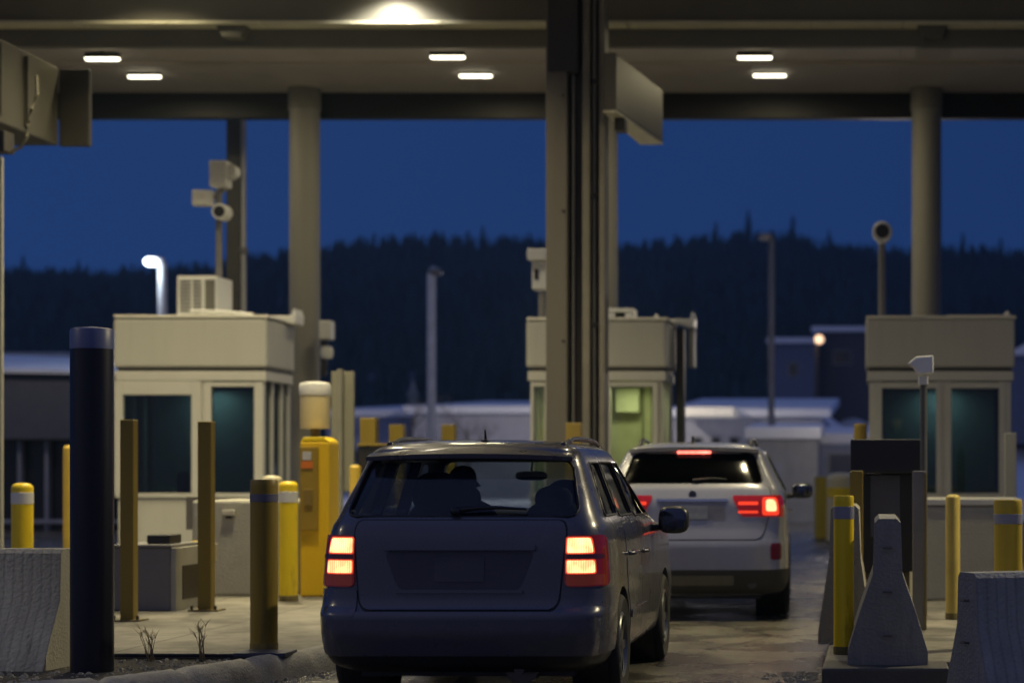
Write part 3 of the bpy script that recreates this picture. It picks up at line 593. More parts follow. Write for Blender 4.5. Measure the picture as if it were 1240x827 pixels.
# navy post
np_ = thing('navy_post', 'thick dark navy steel post with a pale blue-grey cap in the left foreground', 'post', (X(111, 14.4), 14.4, .11))
r = 50.5 * 14.4 / F / 2; x = X(111.5, 14.4)
G().lathe([(r, .11), (r, Z(423, 14.4))], (x, 14.4, 0), 40).mk('pipe', navy, np_, smooth=35)
zc = Z(423, 14.4); zt = Z(398, 14.4)
G().lathe([(r * 1.012, zc + .001), (r * 1.012, zt - .02), (r * .97, zt - .004), (r * .8, zt + .004), (r * .1, zt + .014)], (x, 14.4, 0), 40).mk('cap', navy_l, np_, smooth=35)
# grey cabinets in front of booth 1
D = 20.0
cb1 = thing('service_cabinet', 'low dark grey cabinet carrying a small black box, in front of the left booth', 'cabinet', (X(170, D), D, KH))
x0, x1 = X(137, D), X(206, D); zt = Z(663, D)
g = G(); g.box(x0, x1, D, D + .82, KH, zt); g.mk('casing', grey_c, cb1, bevel=.012)
box('lid', x0 - .015, x1 + .012, D - .015, D + .83, zt + .002, zt + .03, grey_c, cb1, .006)
g = G(); g.box(x1 + .002, x1 + .05, D + .01, D + .82, KH, zt - .002); g.mk('lit_side_face', M('lit_side_tone', (.36, .35, .30), .5), cb1, bevel=.005)  # paler grey paints the light on the cabinet's right side
box('outlet_recess', x1 + .051, x1 + .058, D + .2, D + .72, KH + .1, zt - .18, black_p, cb1, .004)
box('terminal', X(171, D), X(199, D), D + .15, D + .5, zt + .032, Z(648, D), black_p, cb1, .01)
tag(pbox('equipment_box', 201, 246, 642, 664, 21.4, .5, M('equip_grey', (.34, .33, .29), .5), None, origin=(X(220, 21.4), 21.4, KH)), 'flat pale grey equipment box behind the low cabinet', 'box').data
bpy.data.objects['equipment_box'].location.z = 0; 
G2 = G().box(X(206, 21.6), X(246, 21.6), 21.42, 21.8, KH, Z(664.4, 21.4)); 
tag(G2.mk('box_plinth', grey_c, None, origin=(X(220, 21.6), 21.6, KH), bevel=.01), 'grey plinth carrying the flat equipment box', 'plinth')
tag(box('yellow_marker', X(203, 20.9), X(221, 20.9), 20.9, 21.1, Z(661, 20.9), Z(657.5, 20.9), yellow, None, origin=(X(212, 20.9), 20.9, KH), bevel=.003), 'small yellow strip lying on the cabinet by the equipment box', 'strip')
tag(pbox('wall_box', 225, 242, 601, 641, 22.9, .25, M('brown_grey', (.17, .155, .13), .5), None, origin=(X(232, 22.9), 22.9, 1)), 'upright brown-grey box beside the right square post under the booth window', 'box')
# concrete crash blocks in front of the booths
D = 22.4
k1 = thing('crash_block', 'broad grey concrete block with a small handle below the left booth window', 'concrete block', (X(295, D), D, KH))
box('block', X(232, D), X(349, D), D, D + 1.6, KH, Z(606, D), M('painted_concrete', (.36, .35, .295), .7, var=.1, scale=4, bump=.3, stain=(.22, .21, .17), stain_amt=.5, stain_scale=3), k1, .03)
box('handle', X(270, D), X(285, D), D - .05, D - .002, Z(624, D), Z(617, D), M('handle_white', (.5, .48, .40), .4), k1, .01)
box('recess', X(274, D), X(281, D), D - .03, D - .001, Z(627.5, D), Z(624.4, D), black_p, k1, .002)
D = 21.6
k3 = thing('crash_block', 'beige concrete block with a ledge below the right booth windows', 'concrete block', (X(1180, D), D, KH))
box('block', X(1105, D), X(1236, D), D, D + 1.5, KH, Z(612, D), M('painted_concrete_beige', (.40, .38, .29), .7, var=.08, scale=4, bump=.3, stain=(.26, .25, .19), stain_amt=.5, stain_scale=3), k3, .03)
box('ledge', X(1103, D), X(1238, D), D - .02, D + 1.52, Z(612, D) + .002, Z(604, D), booth_f, k3, .01)
G2 = box('block_panel', X(1050, D + 1.6), X(1100, D + 1.6), D + 1.6, D + 3, KH, Z(606, D + 1.6), M('painted_concrete_beige', (.4, .38, .29)), k3, .03)
# yellow payment machine + cream drum light
D = 22.3
pm = thing('payment_machine', 'yellow payment machine with a recessed screen and orange label beside the left lane', 'payment machine', (X(381, D), D, KH))
x0, x1 = X(363, D), X(398.5, D); zt = Z(529, D)
poly = [(x0, D), (x1, D), (x1, D + .42), (x0, D + .42)]
g = G(); g.box(x0, x1, D, D + .42, KH, zt - .05); g.mk('casing', M('machine_yellow', (.78, .50, .012), .4, var=.08, streak=True), pm, bevel=.02)
G().prism([(x0 + .005, zt - .048), (x0 + .04, zt), (x1 - .06, zt), (x1 - .005, zt - .048)], 'y', D + .005, D + .4).mk('hood', yellow, pm, bevel=.006)
fx1 = X(386, D)
fr = G(); fr.box(x0 + .01, fx1, D - .035, D - .002, Z(642, D), Z(541, D)); fr.mk('front_panel', M('panel_ochre', (.30, .20, .02), .45), pm, bevel=.008)
box('screen', X(367.5, D), X(378, D), D - .045, D - .036, Z(557, D), Z(547, D), M('screen_grey', (.5, .5, .5), .3), pm, .002)
box('price_label', X(366, D), X(380, D), D - .043, D - .036, Z(567, D), Z(558.5, D), orange, pm, .001)
box('intercom', X(369, D), X(380, D), D - .05, D - .036, Z(612, D), Z(592, D), M('intercom', (.22, .15, .03), .4), pm, .006)
D = 22.9
dl = thing('lane_beacon', 'cream cylindrical drum with a white domed lid above the yellow machine', 'beacon', (X(381, D), D, 1.9))
r = 37 * D / F / 2; x = X(381.5, D)
G().lathe([(r * .93, Z(519, D)), (r * .96, Z(517, D)), (r * .96, Z(478, D))], (x, D, 0), 36).mk('drum', cream, dl, smooth=35)
G().lathe([(r, Z(479, D) + .003), (r * 1.02, Z(476, D)), (r * 1.02, Z(467, D)), (r * .93, Z(464, D)), (r * .6, Z(462.5, D)), (r * .1, Z(462, D))], (x, D, 0), 36).mk('lid', white_p, dl, smooth=35)
G().lathe([(.05, KH), (.05, Z(519.2, D))], (x, D, 0), 12).mk('stem', yellow_d, dl, smooth=40)
# sign panel seen from behind
D = 29
sg = thing('lane_sign', 'blank beige back of a tall sign panel on a pole right of the yellow machine', 'sign', (X(416, D), D, 0))
box('panel', X(401, D), X(428.5, D), D, D + .05, Z(595, D), Z(450, D), M('sign_back', (.22, .215, .165), .5, var=.05), sg, .01)
G().tube([(X(413, D), D - .05, 0), (X(413, D), D - .05, Z(447, D))], .045, 12).mk('pole', M('sign_pole', (.22, .215, .18), .5), sg, smooth=50)
# black screen left of near car
D = 26.2
bs = thing('lane_screen', 'black upright box with a yellow top edge behind the roof of the near car', 'screen', (X(452, D), D, KH))
box('casing', X(433.5, D), X(472, D), D, D + .3, KH, Z(540, D), black_p, bs, .01); box('top_edge', X(433, D), X(472.5, D), D - .01, D + .31, Z(540, D) + .002, Z(537, D), yellow_d, bs, .004)

# ------------------------------------------------------------------ concrete barriers
def barrier_profile(wb, h, wt):
    hb, wt2 = wb / 2, wt / 2
    return [(-hb, 0), (-hb, .09 * h), (-hb * .55 - wt2 * .45, .36 * h), (-wt2 * 1.12, .62 * h), (-wt2, h - .03), (-wt2 + .03, h), (wt2 - .03, h), (wt2, h - .03), (wt2 * 1.12, .62 * h), (hb * .55 + wt2 * .45, .36 * h), (hb, .09 * h), (hb, 0)]
def barrier(label, x, y, z, wb, h, wt, length, rz, mats, loops=True):
    t = thing('concrete_barrier', label, 'barrier', (x, y, z), 'concrete jersey barriers'); t.rotation_euler = (0, 0, rz)
    p = barrier_profile(wb, h, wt); nseg = max(8, int(length / .06)); v = []; f = []; n = len(p)
    for k in range(nseg + 1):
        s = length * k / nseg
        for a, b in p:
            a2 = a * (1 + .012 * noise.noise((s * 9, b * 3, x))); v.append((a2, s, b))
    for k in range(nseg):
        for i in range(n - 1): f.append((k * n + i, k * n + i + 1, (k + 1) * n + i + 1, (k + 1) * n + i))
        f.append((k * n + n - 1, k * n, (k + 1) * n, (k + 1) * n + n - 1))
    f.append(tuple(range(n))); f.append(tuple(nseg * n + i for i in range(n)))
    b = mk('barrier_body', v, f, mats, t, origin='local', smooth=32)
    if loops:
        for zz in (.2 * h, .5 * h, .8 * h):
            g = G(); g.tube([(-.028, .01, zz), (-.028, -.03, zz), (.028, -.03, zz), (.028, .01, zz)], .007, 6)
            mk('connection_loop', g.v, g.f, M('rusty_steel', (.10, .085, .08), .7), t, origin='local')
    return t
def barrier_mat(name, col, dark):
    m = M(name, col, .85, var=.18, scale=7, bump=.7, bscale=40, streak=True, stain=dark, stain_amt=.85, stain_scale=5, stain_th=.56)
    t = m.node_tree; n = t.nodes; l = t.links; b = n['Principled BSDF']; old = b.inputs['Normal'].links[0].from_node
    c = n.new('ShaderNodeTexCoord'); wv = n.new('ShaderNodeTexWave'); wv.bands_direction = 'Y'; wv.inputs['Scale'].default_value = 4.5; wv.inputs['Distortion'].default_value = 1.2; wv.inputs['Detail'].default_value = 3; wv.inputs['Detail Scale'].default_value = .6
    mp = n.new('ShaderNodeMapping'); mp.inputs['Scale'].default_value = (1, 1, .15); l.new(c.outputs['Object'], mp.inputs[0]); l.new(mp.outputs[0], wv.inputs['Vector'])
    bu = n.new('ShaderNodeBump'); bu.inputs['Strength'].default_value = .35; bu.inputs['Distance'].default_value = .003; l.new(wv.outputs['Fac'], bu.inputs['Height']); l.new(old.outputs[0], bu.inputs['Normal']); l.new(bu.outputs[0], b.inputs['Normal'])
    src = b.inputs['Base Color'].links[0].from_socket; q = n.new('ShaderNodeMapRange'); l.new(wv.outputs['Fac'], q.inputs[0]); q.inputs[1].default_value = .0; q.inputs[2].default_value = .25; q.inputs[3].default_value = .8; q.inputs[4].default_value = 1
    mxx = n.new('ShaderNodeMixRGB'); mxx.blend_type = 'MULTIPLY'; mxx.inputs[0].default_value = 1; l.new(src, mxx.inputs[1]); l.new(q.outputs[0], mxx.inputs[2]); l.new(mxx.outputs[0], b.inputs['Base Color'])
    return m
D = 14.45
barrier('tall concrete barrier seen end-on, standing on the dark island nose', X(1075, D), D, KH, 97 * D / F, Z(628, D) - KH, 32 * D / F, 1.6, 0, barrier_mat('barrier_end', (.27, .27, .265), (.15, .15, .15)))
barrier('pale concrete barrier slanting up behind the left yellow bollard of the right island', X(1023, 16.2), 16.2, KH, .42, Z(612, 16.2) - KH, .22, 1.4, 0, barrier_mat('barrier_pale', (.38, .36, .29), (.22, .21, .17)), False)
# left barrier: long face toward the camera, right end visible
D = 14.6
barrier('weathered concrete barrier with streaked side cut by the left edge of the view', X(72, D), D + .16, 0, .80, Z(665, D), .22, 3.4, math.radians(86), barrier_mat('barrier_left', (.37, .36, .31), (.11, .105, .09)), False)
D = 12.9
barrier('grooved concrete barrier cut by the right edge of the view', X(1171, D), D, 0, .66, Z(693, D), .26, 3.2, math.radians(-67), barrier_mat('barrier_right', (.30, .30, .29), (.13, .13, .125)))

# black reader stand on right island
D = 18.0
rk = thing('reader_stand', 'tall black card reader stand between two square posts on the right island', 'card reader', (X(1075, D), D, KH))
box('hood', X(1030, D), X(1114.5, D), D - .12, D + .35, Z(573, D), Z(532, D), black_p, rk, .012)
box('cabinet', X(1045, D), X(1106, D), D + .02, D + .3, Z(692, D), Z(573, D) - .002, black_p, rk, .01)
box('pedestal', X(1048, D), X(1102, D), D + .06, D + .28, KH, Z(692, D) - .002, M('pedestal_brown', (.09, .075, .04), .6), rk, .01)
box('front_panel', X(1054, D), X(1090, D), D + .005, D + .018, Z(650, D), Z(575, D), M('reader_grey', (.075, .075, .09), .4), rk, .004)
for px0, px1, lab, mt in ((1029, 1045, 'square dull yellow guard post at the left of the black reader stand', yellow_d), (1105, 1121, 'square grey guard post with a painted-on lit yellow edge at the right of the black reader stand', M('guard_grey', (.17, .165, .16), .5))):
    square_post(px0, px1, 570, 17.4, lab, mat=mt, plate=False, grp='guard posts of the reader stand')
box('lit_edge_strip', X(1119.5, 17.4), X(1122, 17.4), 17.39, 17.5, KH + .02, Z(573, 17.4), yellow_d, rk, .002)  # strip put in as the light along the right guard post's edge
# licence camera on pole
D = 19.4
lc = thing('lane_camera', 'white box camera on a dark pole in front of the right booth window', 'camera', (X(1118, D), D, KH))
G().tube([(X(1118.5, D), D, KH), (X(1118.5, D), D, Z(462, D))], .033, 12).mk('pole', M('pole_dark_grey', (.09, .09, .085), .5), lc, smooth=50)
G().box(X(1112, D), X(1124, D), D - .05, D + .05, Z(466, D), Z(455, D)).mk('mount', white_p, lc, bevel=.01)
G().prism([(X(1099, D), Z(441, D)), (X(1109, D), Z(432.5, D)), (X(1130, D), Z(431, D)), (X(1130, D), Z(452, D)), (X(1112, D), Z(454, D)), (X(1106, D), Z(445, D))], 'y', D - .12, D + .12).mk('housing', white_p, lc, bevel=.012)

# ------------------------------------------------------------------ cars
def lerp(a, b, t): return a + (b - a) * t
class Car:
    def __init__(s, st):
        s.st = st      # (z, hw, yr, yf, n)
    def par(s, z):
        st = s.st
        if z <= st[0][0]: return st[0][1:]
        for i in range(len(st) - 1):
            if st[i][0] <= z <= st[i + 1][0]:
                t = (z - st[i][0]) / (st[i + 1][0] - st[i][0]); res = []
                p0 = st[max(0, i - 1)]; p1 = st[i]; p2 = st[i + 1]; p3 = st[min(len(st) - 1, i + 2)]
                for k in range(1, 5):      # monotone cubic
                    h = p2[0] - p1[0]; d = (p2[k] - p1[k]) / h
                    d0 = (p1[k] - p0[k]) / (p1[0] - p0[0]) if p1[0] > p0[0] else d
                    d1 = (p3[k] - p2[k]) / (p3[0] - p2[0]) if p3[0] > p2[0] else d
                    m0 = 0 if d0 * d <= 0 else 2 * d0 * d / (d0 + d); m1 = 0 if d1 * d <= 0 else 2 * d1 * d / (d1 + d)
                    t2, t3 = t * t, t * t * t
                    res.append((2 * t3 - 3 * t2 + 1) * p1[k] + (t3 - 2 * t2 + t) * h * m0 + (3 * t2 - 2 * t3) * p2[k] + (t3 - t2) * h * m1)
                return res
        return st[-1][1:]
    KQ = .926
    def P(s, q, z, off=0):
        """q: 0 tail centre, 1 tail corner, 2 widest point of the side; sign = side"""
        sg_ = 1 if q >= 0 else -1; a = abs(q); hw, yr, yf, n = s.par(z); yc = (yr + yf) / 2; L_ = yc - yr; k = .5 ** (1 / n)
        if a <= 1: u = k * a; x = hw * u; y = yc - L_ * (1 - u ** n) ** (1 / n)
        else: u = k * max(0, 2 - a); y = yc - L_ * u; x = hw * (1 - u ** n) ** (1 / n)
        p = Vector((sg_ * x, y, z))
        if off:
            e = .004; qa = s.P(q + e, z); qb = s.P(q - e, z); za = s.P(q, z + .006); zb = s.P(q, z - .006)
            nn = (qa - qb).cross(za - zb)
            if nn.length > 1e-9:
                nn.normalize(); p += nn * off
        return p
    def qx(s, x, z): hw, yr, yf, n = s.par(z); k = .5 ** (1 / n); return max(-1, min(1, x / (hw * k)))
    def qy(s, y, z, side=1): hw, yr, yf, n = s.par(z); yc = (yr + yf) / 2; k = .5 ** (1 / n); return side * (2 - (yc - y) / ((yc - yr) * k))
    def sidex(s, y, z):
        hw, yr, yf, n = s.par(z); yc = (yr + yf) / 2; L_ = yc - yr; u = min(1, abs(yc - y) / L_); return hw * (1 - u ** n) ** (1 / n)
    def rings(s, zs, inset=0, ymax=None, hwmax=None):
        v = []; ns = 22; rings = []
        for z in zs:
            hw, yr, yf, n = s.par(z)
            if inset:
                hw -= inset; yr += inset * 1.2; yf -= inset * 1.2
                if ymax: yf = min(yf, ymax)
                if hwmax: hw = min(hw, hwmax(z))
            yc = (yr + yf) / 2; L_ = yc - yr; k = .5 ** (1 / n); q4 = []
            for i in range(ns + 1): u = k * i / ns; q4.append((hw * u, L_ * (1 - u ** n) ** (1 / n)))        # tail half
            for i in range(1, ns * 2 + 1): u = k * (1 - i / (ns * 2)); q4.append((hw * (1 - u ** n) ** (1 / n), L_ * u))
            ring = [(x, yc - y, z) for x, y in q4] + [(x, yc + y, z) for x, y in q4[-2::-1]] 
            ring += [(-x, yc + y, z) for x, y in q4[1:]] + [(-x, yc - y, z) for x, y in q4[-2:0:-1]]
            rings.append(ring)
        n_ = len(rings[0]); v = [p for r_ in rings for p in r_]; f = []
        for k in range(len(rings) - 1):
            for i in range(n_): j = (i + 1) % n_; f.append((k * n_ + i, k * n_ + j, (k + 1) * n_ + j, (k + 1) * n_ + i))
        f.append(tuple(range(n_))[::-1]); f.append(tuple((len(rings) - 1) * n_ + i for i in range(n_)))
        return v, f
def outline(zs, left, right, r):
    """rows (z, a0, a1) of a 4-sided shape with rounded corners; left/right: functions of z"""
    z0, z1 = zs; rows = []; n = 18
    ts = sorted(set([i / n for i in range(n + 1)] + [k * .15 * r / (z1 - z0) for k in range(8)] + [1 - k * .15 * r / (z1 - z0) for k in range(8)])) if r else [i / n for i in range(n + 1)]
    for t in ts:
        z = z0 + (z1 - z0) * t; d = min(z - z0, z1 - z); ins = 0
        if r and d < r: ins = r - math.sqrt(max(0, r * r - (r - d) ** 2))
        rows.append((z, left(z) , right(z), ins))
    return rows
def lin(z0, a0, z1, a1): return lambda z: a0 + (a1 - a0) * (z - z0) / (z1 - z0)
def patch(car, parent, name, zs, ql, qr, mat, off=.003, thick=.012, r=.04, nx=20, label=None, insx=.7):
    """ql, qr give q for z; the rounded corners are inset in q"""
    rows = outline(zs, ql, qr, r); v = []; f = []
    for z, a, b, ins in rows:
        i2 = ins * insx; pa, pb = (a + i2, b - i2)
        if pa > pb: pa = pb = (a + b) / 2
        for k in range(nx + 1): v.append(car.P(lerp(pa, pb, k / nx), z, off))
    m0 = len(v); n = nx + 1
    for z, a, b, ins in rows:
        i2 = ins * insx; pa, pb = (a + i2, b - i2)
        if pa > pb: pa = pb = (a + b) / 2
        for k in range(nx + 1): v.append(car.P(lerp(pa, pb, k / nx), z, off - thick))
    R = len(rows)
    for j in range(R - 1):
        for k in range(nx):
            a = j * n + k; f.append((a, a + 1, a + n + 1, a + n)); f.append((m0 + a, m0 + a + n, m0 + a + n + 1, m0 + a + 1))
        a = j * n; f.append((a, a + n, m0 + a + n, m0 + a)); a = j * n + nx; f.append((a, m0 + a, m0 + a + n, a + n))
    for k in range(nx): f.append((k, m0 + k, m0 + k + 1, k + 1)); a = (R - 1) * n + k; f.append((a, a + 1, m0 + a + 1, m0 + a))
    return mk(name, v, f, mat, parent, origin='local', smooth=40, label=label)
def prism_rows(rows, axis, a0, a1):
    """closed prism from rows (z, lo, hi, ins)"""
    L_ = [(r_[1] + r_[3], r_[0]) for r_ in rows]; R_ = [(r_[2] - r_[3], r_[0]) for r_ in rows][::-1]
    pts = []
    for p in L_ + R_:
        if not pts or (abs(p[0] - pts[-1][0]) + abs(p[1] - pts[-1][1])) > 1e-5: pts.append(p)
    if (abs(pts[0][0] - pts[-1][0]) + abs(pts[0][1] - pts[-1][1])) < 1e-5: pts.pop()
    return G().prism(pts, axis, a0, a1)
def boolcut(o, cutters):
    tmp = []
    for c in cutters:
        me = bpy.data.meshes.new('c'); me.from_pydata([tuple(p) for p in c[0]], [], c[1]); me.update()
        bm = bmesh.new(); bm.from_mesh(me); bmesh.ops.recalc_face_normals(bm, faces=bm.faces); bm.to_mesh(me); bm.free()
        co = bpy.data.objects.new('c', me); COL.objects.link(co); co.parent = o.parent; tmp.append(co)
        md = o.modifiers.new('b', 'BOOLEAN'); md.operation = 'DIFFERENCE'; md.solver = 'EXACT'; md.object = co
    bpy.context.view_layer.update(); dg = bpy.context.evaluated_depsgraph_get()
    me2 = bpy.data.meshes.new_from_object(o.evaluated_get(dg)); o.modifiers.clear(); old = o.data; o.data = me2; bpy.data.meshes.remove(old)
    for c in tmp: m_ = c.data; bpy.data.objects.remove(c); bpy.data.meshes.remove(m_)
    for p in me2.polygons: p.use_smooth = True
    me2.set_sharp_from_angle(angle=math.radians(38))
def wheel(parent, x, y, r, w_, side, alloy):
    g = G(); rr = r * .64
    prof = [(rr, -w_ / 2 + .02), (r * .9, -w_ / 2), (r * .975, -w_ / 2 + .02), (r, -w_ / 2 + .05), (r, -w_ / 2 + .075), (r - .009, -w_ / 2 + .078), (r - .009, -w_ / 2 + .088), (r, -w_ / 2 + .091), (r, w_ / 2 - .091), (r - .009, w_ / 2 - .088), (r - .009, w_ / 2 - .078), (r, w_ / 2 - .075), (r, w_ / 2 - .05), (r * .975, w_ / 2 - .02), (r * .9, w_ / 2), (rr, w_ / 2 - .02)]
    wo = thing_part('wheel', parent, (x, y, r))
    t = G(); t.lathe(prof, (0, 0, 0), 56, 'x', close=False); t.lathe([(rr, -w_ / 2 + .02), (rr, w_ / 2 - .02)], (0, 0, 0), 56, 'x', close=False)
    mk('tyre', t.v, t.f, rubber, wo, origin='local', smooth=40)
    d = w_ / 2 * side
    rim = G(); rim.lathe([(rr + .004, d - side * .02), (rr - .012, d - side * .006), (rr - .025, d - side * .03), (rr - .03, -d * .5)], (0, 0, 0), 48, 'x', close=False)
    rim.lathe([(rr - .03, -d * .5), (.02, -d * .5)], (0, 0, 0), 48, 'x', close=False); rim.lathe([(.065, d - side * .05), (.06, d - side * .02), (.03, d - side * .012)], (0, 0, 0), 24, 'x')
    for k in range(7):
        a = 2 * math.pi * k / 7; c, s_ = math.cos(a), math.sin(a); v = []
        for xx, (r0, h0) in ((d - side * .055, (.05, .034)), (d - side * .02, (.05, .028))):
            for rad, hh in ((.05, .034), (rr - .02, .024)):
                for sg_ in (-1, 1): v.append((xx, c * rad - s_ * hh * sg_, s_ * rad + c * hh * sg_))
        rim.add(v, [(0, 1, 3, 2), (4, 6, 7, 5), (0, 2, 6, 4), (1, 5, 7, 3), (0, 4, 5, 1), (2, 3, 7, 6)])
    mk('rim', rim.v, rim.f, alloy, wo, origin='local', smooth=35)
def thing_part(name, parent, loc):
    o = bpy.data.objects.new(name, None); COL.objects.link(o); o.parent = parent; o.location = loc; reg(o, loc); return o
def lg(g, name, mat, parent, **k): return mk(name, g.v, g.f, mat, parent, origin='local', **k)
def rbox(g, c, size, n=3.0, seg=14, rings=10):
    """superellipsoid"""
    v = []; f = []
    def sp(a, e): return math.copysign(abs(a) ** e, a)
    e = 2 / n
    for i in range(rings + 1):
        th = -math.pi / 2 + math.pi * i / rings
        for j in range(seg):
            ph = 2 * math.pi * j / seg
            v.append((c[0] + size[0] * sp(math.cos(th), e) * sp(math.cos(ph), e), c[1] + size[1] * sp(math.cos(th), e) * sp(math.sin(ph), e), c[2] + size[2] * sp(math.sin(th), e)))
    for i in range(rings):
        for j in range(seg): k = (j + 1) % seg; f.append((i * seg + j, i * seg + k, (i + 1) * seg + k, (i + 1) * seg + j))
    return g.add(v, f)

seat_m = M('seat_fabric', (.02, .02, .022), .9, var=.2)
trim_b = M('car_black_trim', (.012, .012, .014), .4, var=.1)
seal_b = M('car_seal', (.006, .006, .008), .5, var=.1)
chrome = M('chrome', (.6, .6, .6), .12, metal=1, var=.03)
alloy = M('alloy', (.16, .165, .175), .3, metal=.8, var=.05)
plate_m = M('plate', (.30, .32, .36), .5, var=.06, scale=30)
mirror_g = M('mirror_glass', (.10, .11, .14), .08, metal=1, var=.02)
def build_car(label, loc, st, cfg):
    car = Car(st); zt = st[-1][0]
    t = thing(cfg['name'], label, 'car', loc)
    zs = []
    for i in range(len(st) - 1):
        k = max(1, int(math.ceil((st[i + 1][0] - st[i][0]) / .03)))
        if st[i][0] > zt - .12: k = 3
        zs += [lerp(st[i][0], st[i + 1][0], j / k) for j in range(k)]
    zs.append(zt)
    v, f = car.rings(zs)
    paint = cfg['paint']
    body = mk('body', v, f, paint, t, origin='local')
    W = cfg
    cut = []
    czs = [W['belt'] - .55, W['belt'] - .4, W['belt'] - .2, W['belt'] - .05, W['belt'], W['belt'] + .08, W['belt'] + .2, W['glass_top'] - .03, W['glass_top'] + .03]
    cut.append(car.rings(czs, inset=.07, ymax=W['cowl'] - .12, hwmax=lambda z: .72 if z < .75 else 9))
    rw = W['rear_win']; g = prism_rows(outline((rw[0], rw[1]), lin(rw[0], -rw[2], rw[1], -rw[3]), lin(rw[0], rw[2], rw[1], rw[3]), .07), 'y', -.3, 1.0); cut.append((g.v, g.f))
    fw = W['front_win']; g = prism_rows(outline((fw[0], fw[1]), lin(fw[0], -fw[2], fw[1], -fw[3]), lin(fw[0], fw[2], fw[1], fw[3]), .06), 'y', 2.15, 4.2); cut.append((g.v, g.f))
    for (z0, z1, a0, a1, b0, b1) in W['side_win']:
        g = prism_rows(outline((z0, z1), lin(z0, a0, z1, a1), lin(z0, b0, z1, b1), .04), 'x', -1.4, 1.4); cut.append((g.v, g.f))
    for yw in W['axles']:
        for sd in (-1, 1):
            g = G(); g.lathe([(W['arch'], sd * .62), (W['arch'], sd * 1.3)], (0, yw, W['wr'] + .01), 48, 'x'); cut.append((g.v, g.f))
    if W.get('recess'):
        z0, z1, a0, a1, dpt = W['recess']
        g = prism_rows(outline((z0, z1), lin(z0, -a0, z1, -a1), lin(z0, a0, z1, a1), .02), 'y', -.3, dpt); cut.append((g.v, g.f))
    boolcut(body, cut)
    # underbody
    lg(G().box(-.68, .68, .35, W['len'] - .4, .2, .3), 'underbody', trim_b, t)
    # glass
    gm = W['glass']
    def q_of_x(xf): return lambda z: car.qx(xf(z), z)
    patch(car, t, 'rear_window', (rw[0] - .02, rw[1] + .02), q_of_x(lin(rw[0], -rw[2] - .02, rw[1], -rw[3] - .02)), q_of_x(lin(rw[0], rw[2] + .02, rw[1], rw[3] + .02)), gm, off=-.012, thick=.004, r=.07)
    # windscreen: mirror the car function front to back
    fc = Car([(z, hw, -yf, -yr, n) for z, hw, yr, yf, n in st])
    def fpatch(name, zs_, xl, xr, mat, off, thick, r):
        o = patch(fc, t, name, zs_, lambda z: fc.qx(xl(z), z), lambda z: fc.qx(xr(z), z), mat, off, thick, r)
        for vv in o.data.vertices: vv.co.y *= -1
        o.data.flip_normals(); return o
    fpatch('windscreen', (fw[0] - .02, fw[1] + .02), lin(fw[0], -fw[2] - .02, fw[1], -fw[3] - .02), lin(fw[0], fw[2] + .02, fw[1], fw[3] + .02), W['front_glass'], -.012, .004, .05)
    for sd in (-1, 1):
        for (z0, z1, a0, a1, b0, b1) in W['side_win']:
            fa, fb = lin(z0, a0 - .02, z1, a1 - .02), lin(z0, b0 + .02, z1, b1 + .02)
            v = []; f = []; nx, nz = 10, 6
            for o_ in (-.012, -.016):
                for j in range(nz + 1):
                    z = lerp(z0 - .02, z1 + .02, j / nz)
                    for i in range(nx + 1): y = lerp(fa(z), fb(z), i / nx); v.append((sd * (car.sidex(y, z) + o_), y, z))
            n_ = (nx + 1) * (nz + 1)
            for b_ in (0, n_):
                for j in range(nz):
                    for i in range(nx): a = b_ + j * (nx + 1) + i; f.append((a, a + 1, a + nx + 2, a + nx + 1))
            mk('side_window', v, f, W['side_glass'], t, origin='local', smooth=60)
            # black seal frame around the opening
            rows = outline((z0, z1), lin(z0, a0, z1, a1), lin(z0, b0, z1, b1), .04)
            loop = [(r_[1] + r_[3], r_[0]) for r_ in rows] + [(r_[2] - r_[3], r_[0]) for r_ in rows][::-1]
            g = G(); lp = [(sd * (car.sidex(y, z) + .001), y, z) for y, z in loop]; g.tube(lp + [lp[0]], .008, 6); lg(g, 'window_seal', seal_b, t, smooth=60)
    rows = outline((rw[0], rw[1]), lin(rw[0], -rw[2], rw[1], -rw[3]), lin(rw[0], rw[2], rw[1], rw[3]), .07)
    loop = [(r_[1] + r_[3], r_[0]) for r_ in rows] + [(r_[2] - r_[3], r_[0]) for r_ in rows][::-1]
    g = G(); lp = [tuple(car.P(car.qx(x, z), z, .0)) for x, z in loop]; g.tube(lp + [lp[0]], .009, 6); lg(g, 'window_seal', seal_b, t, smooth=60)
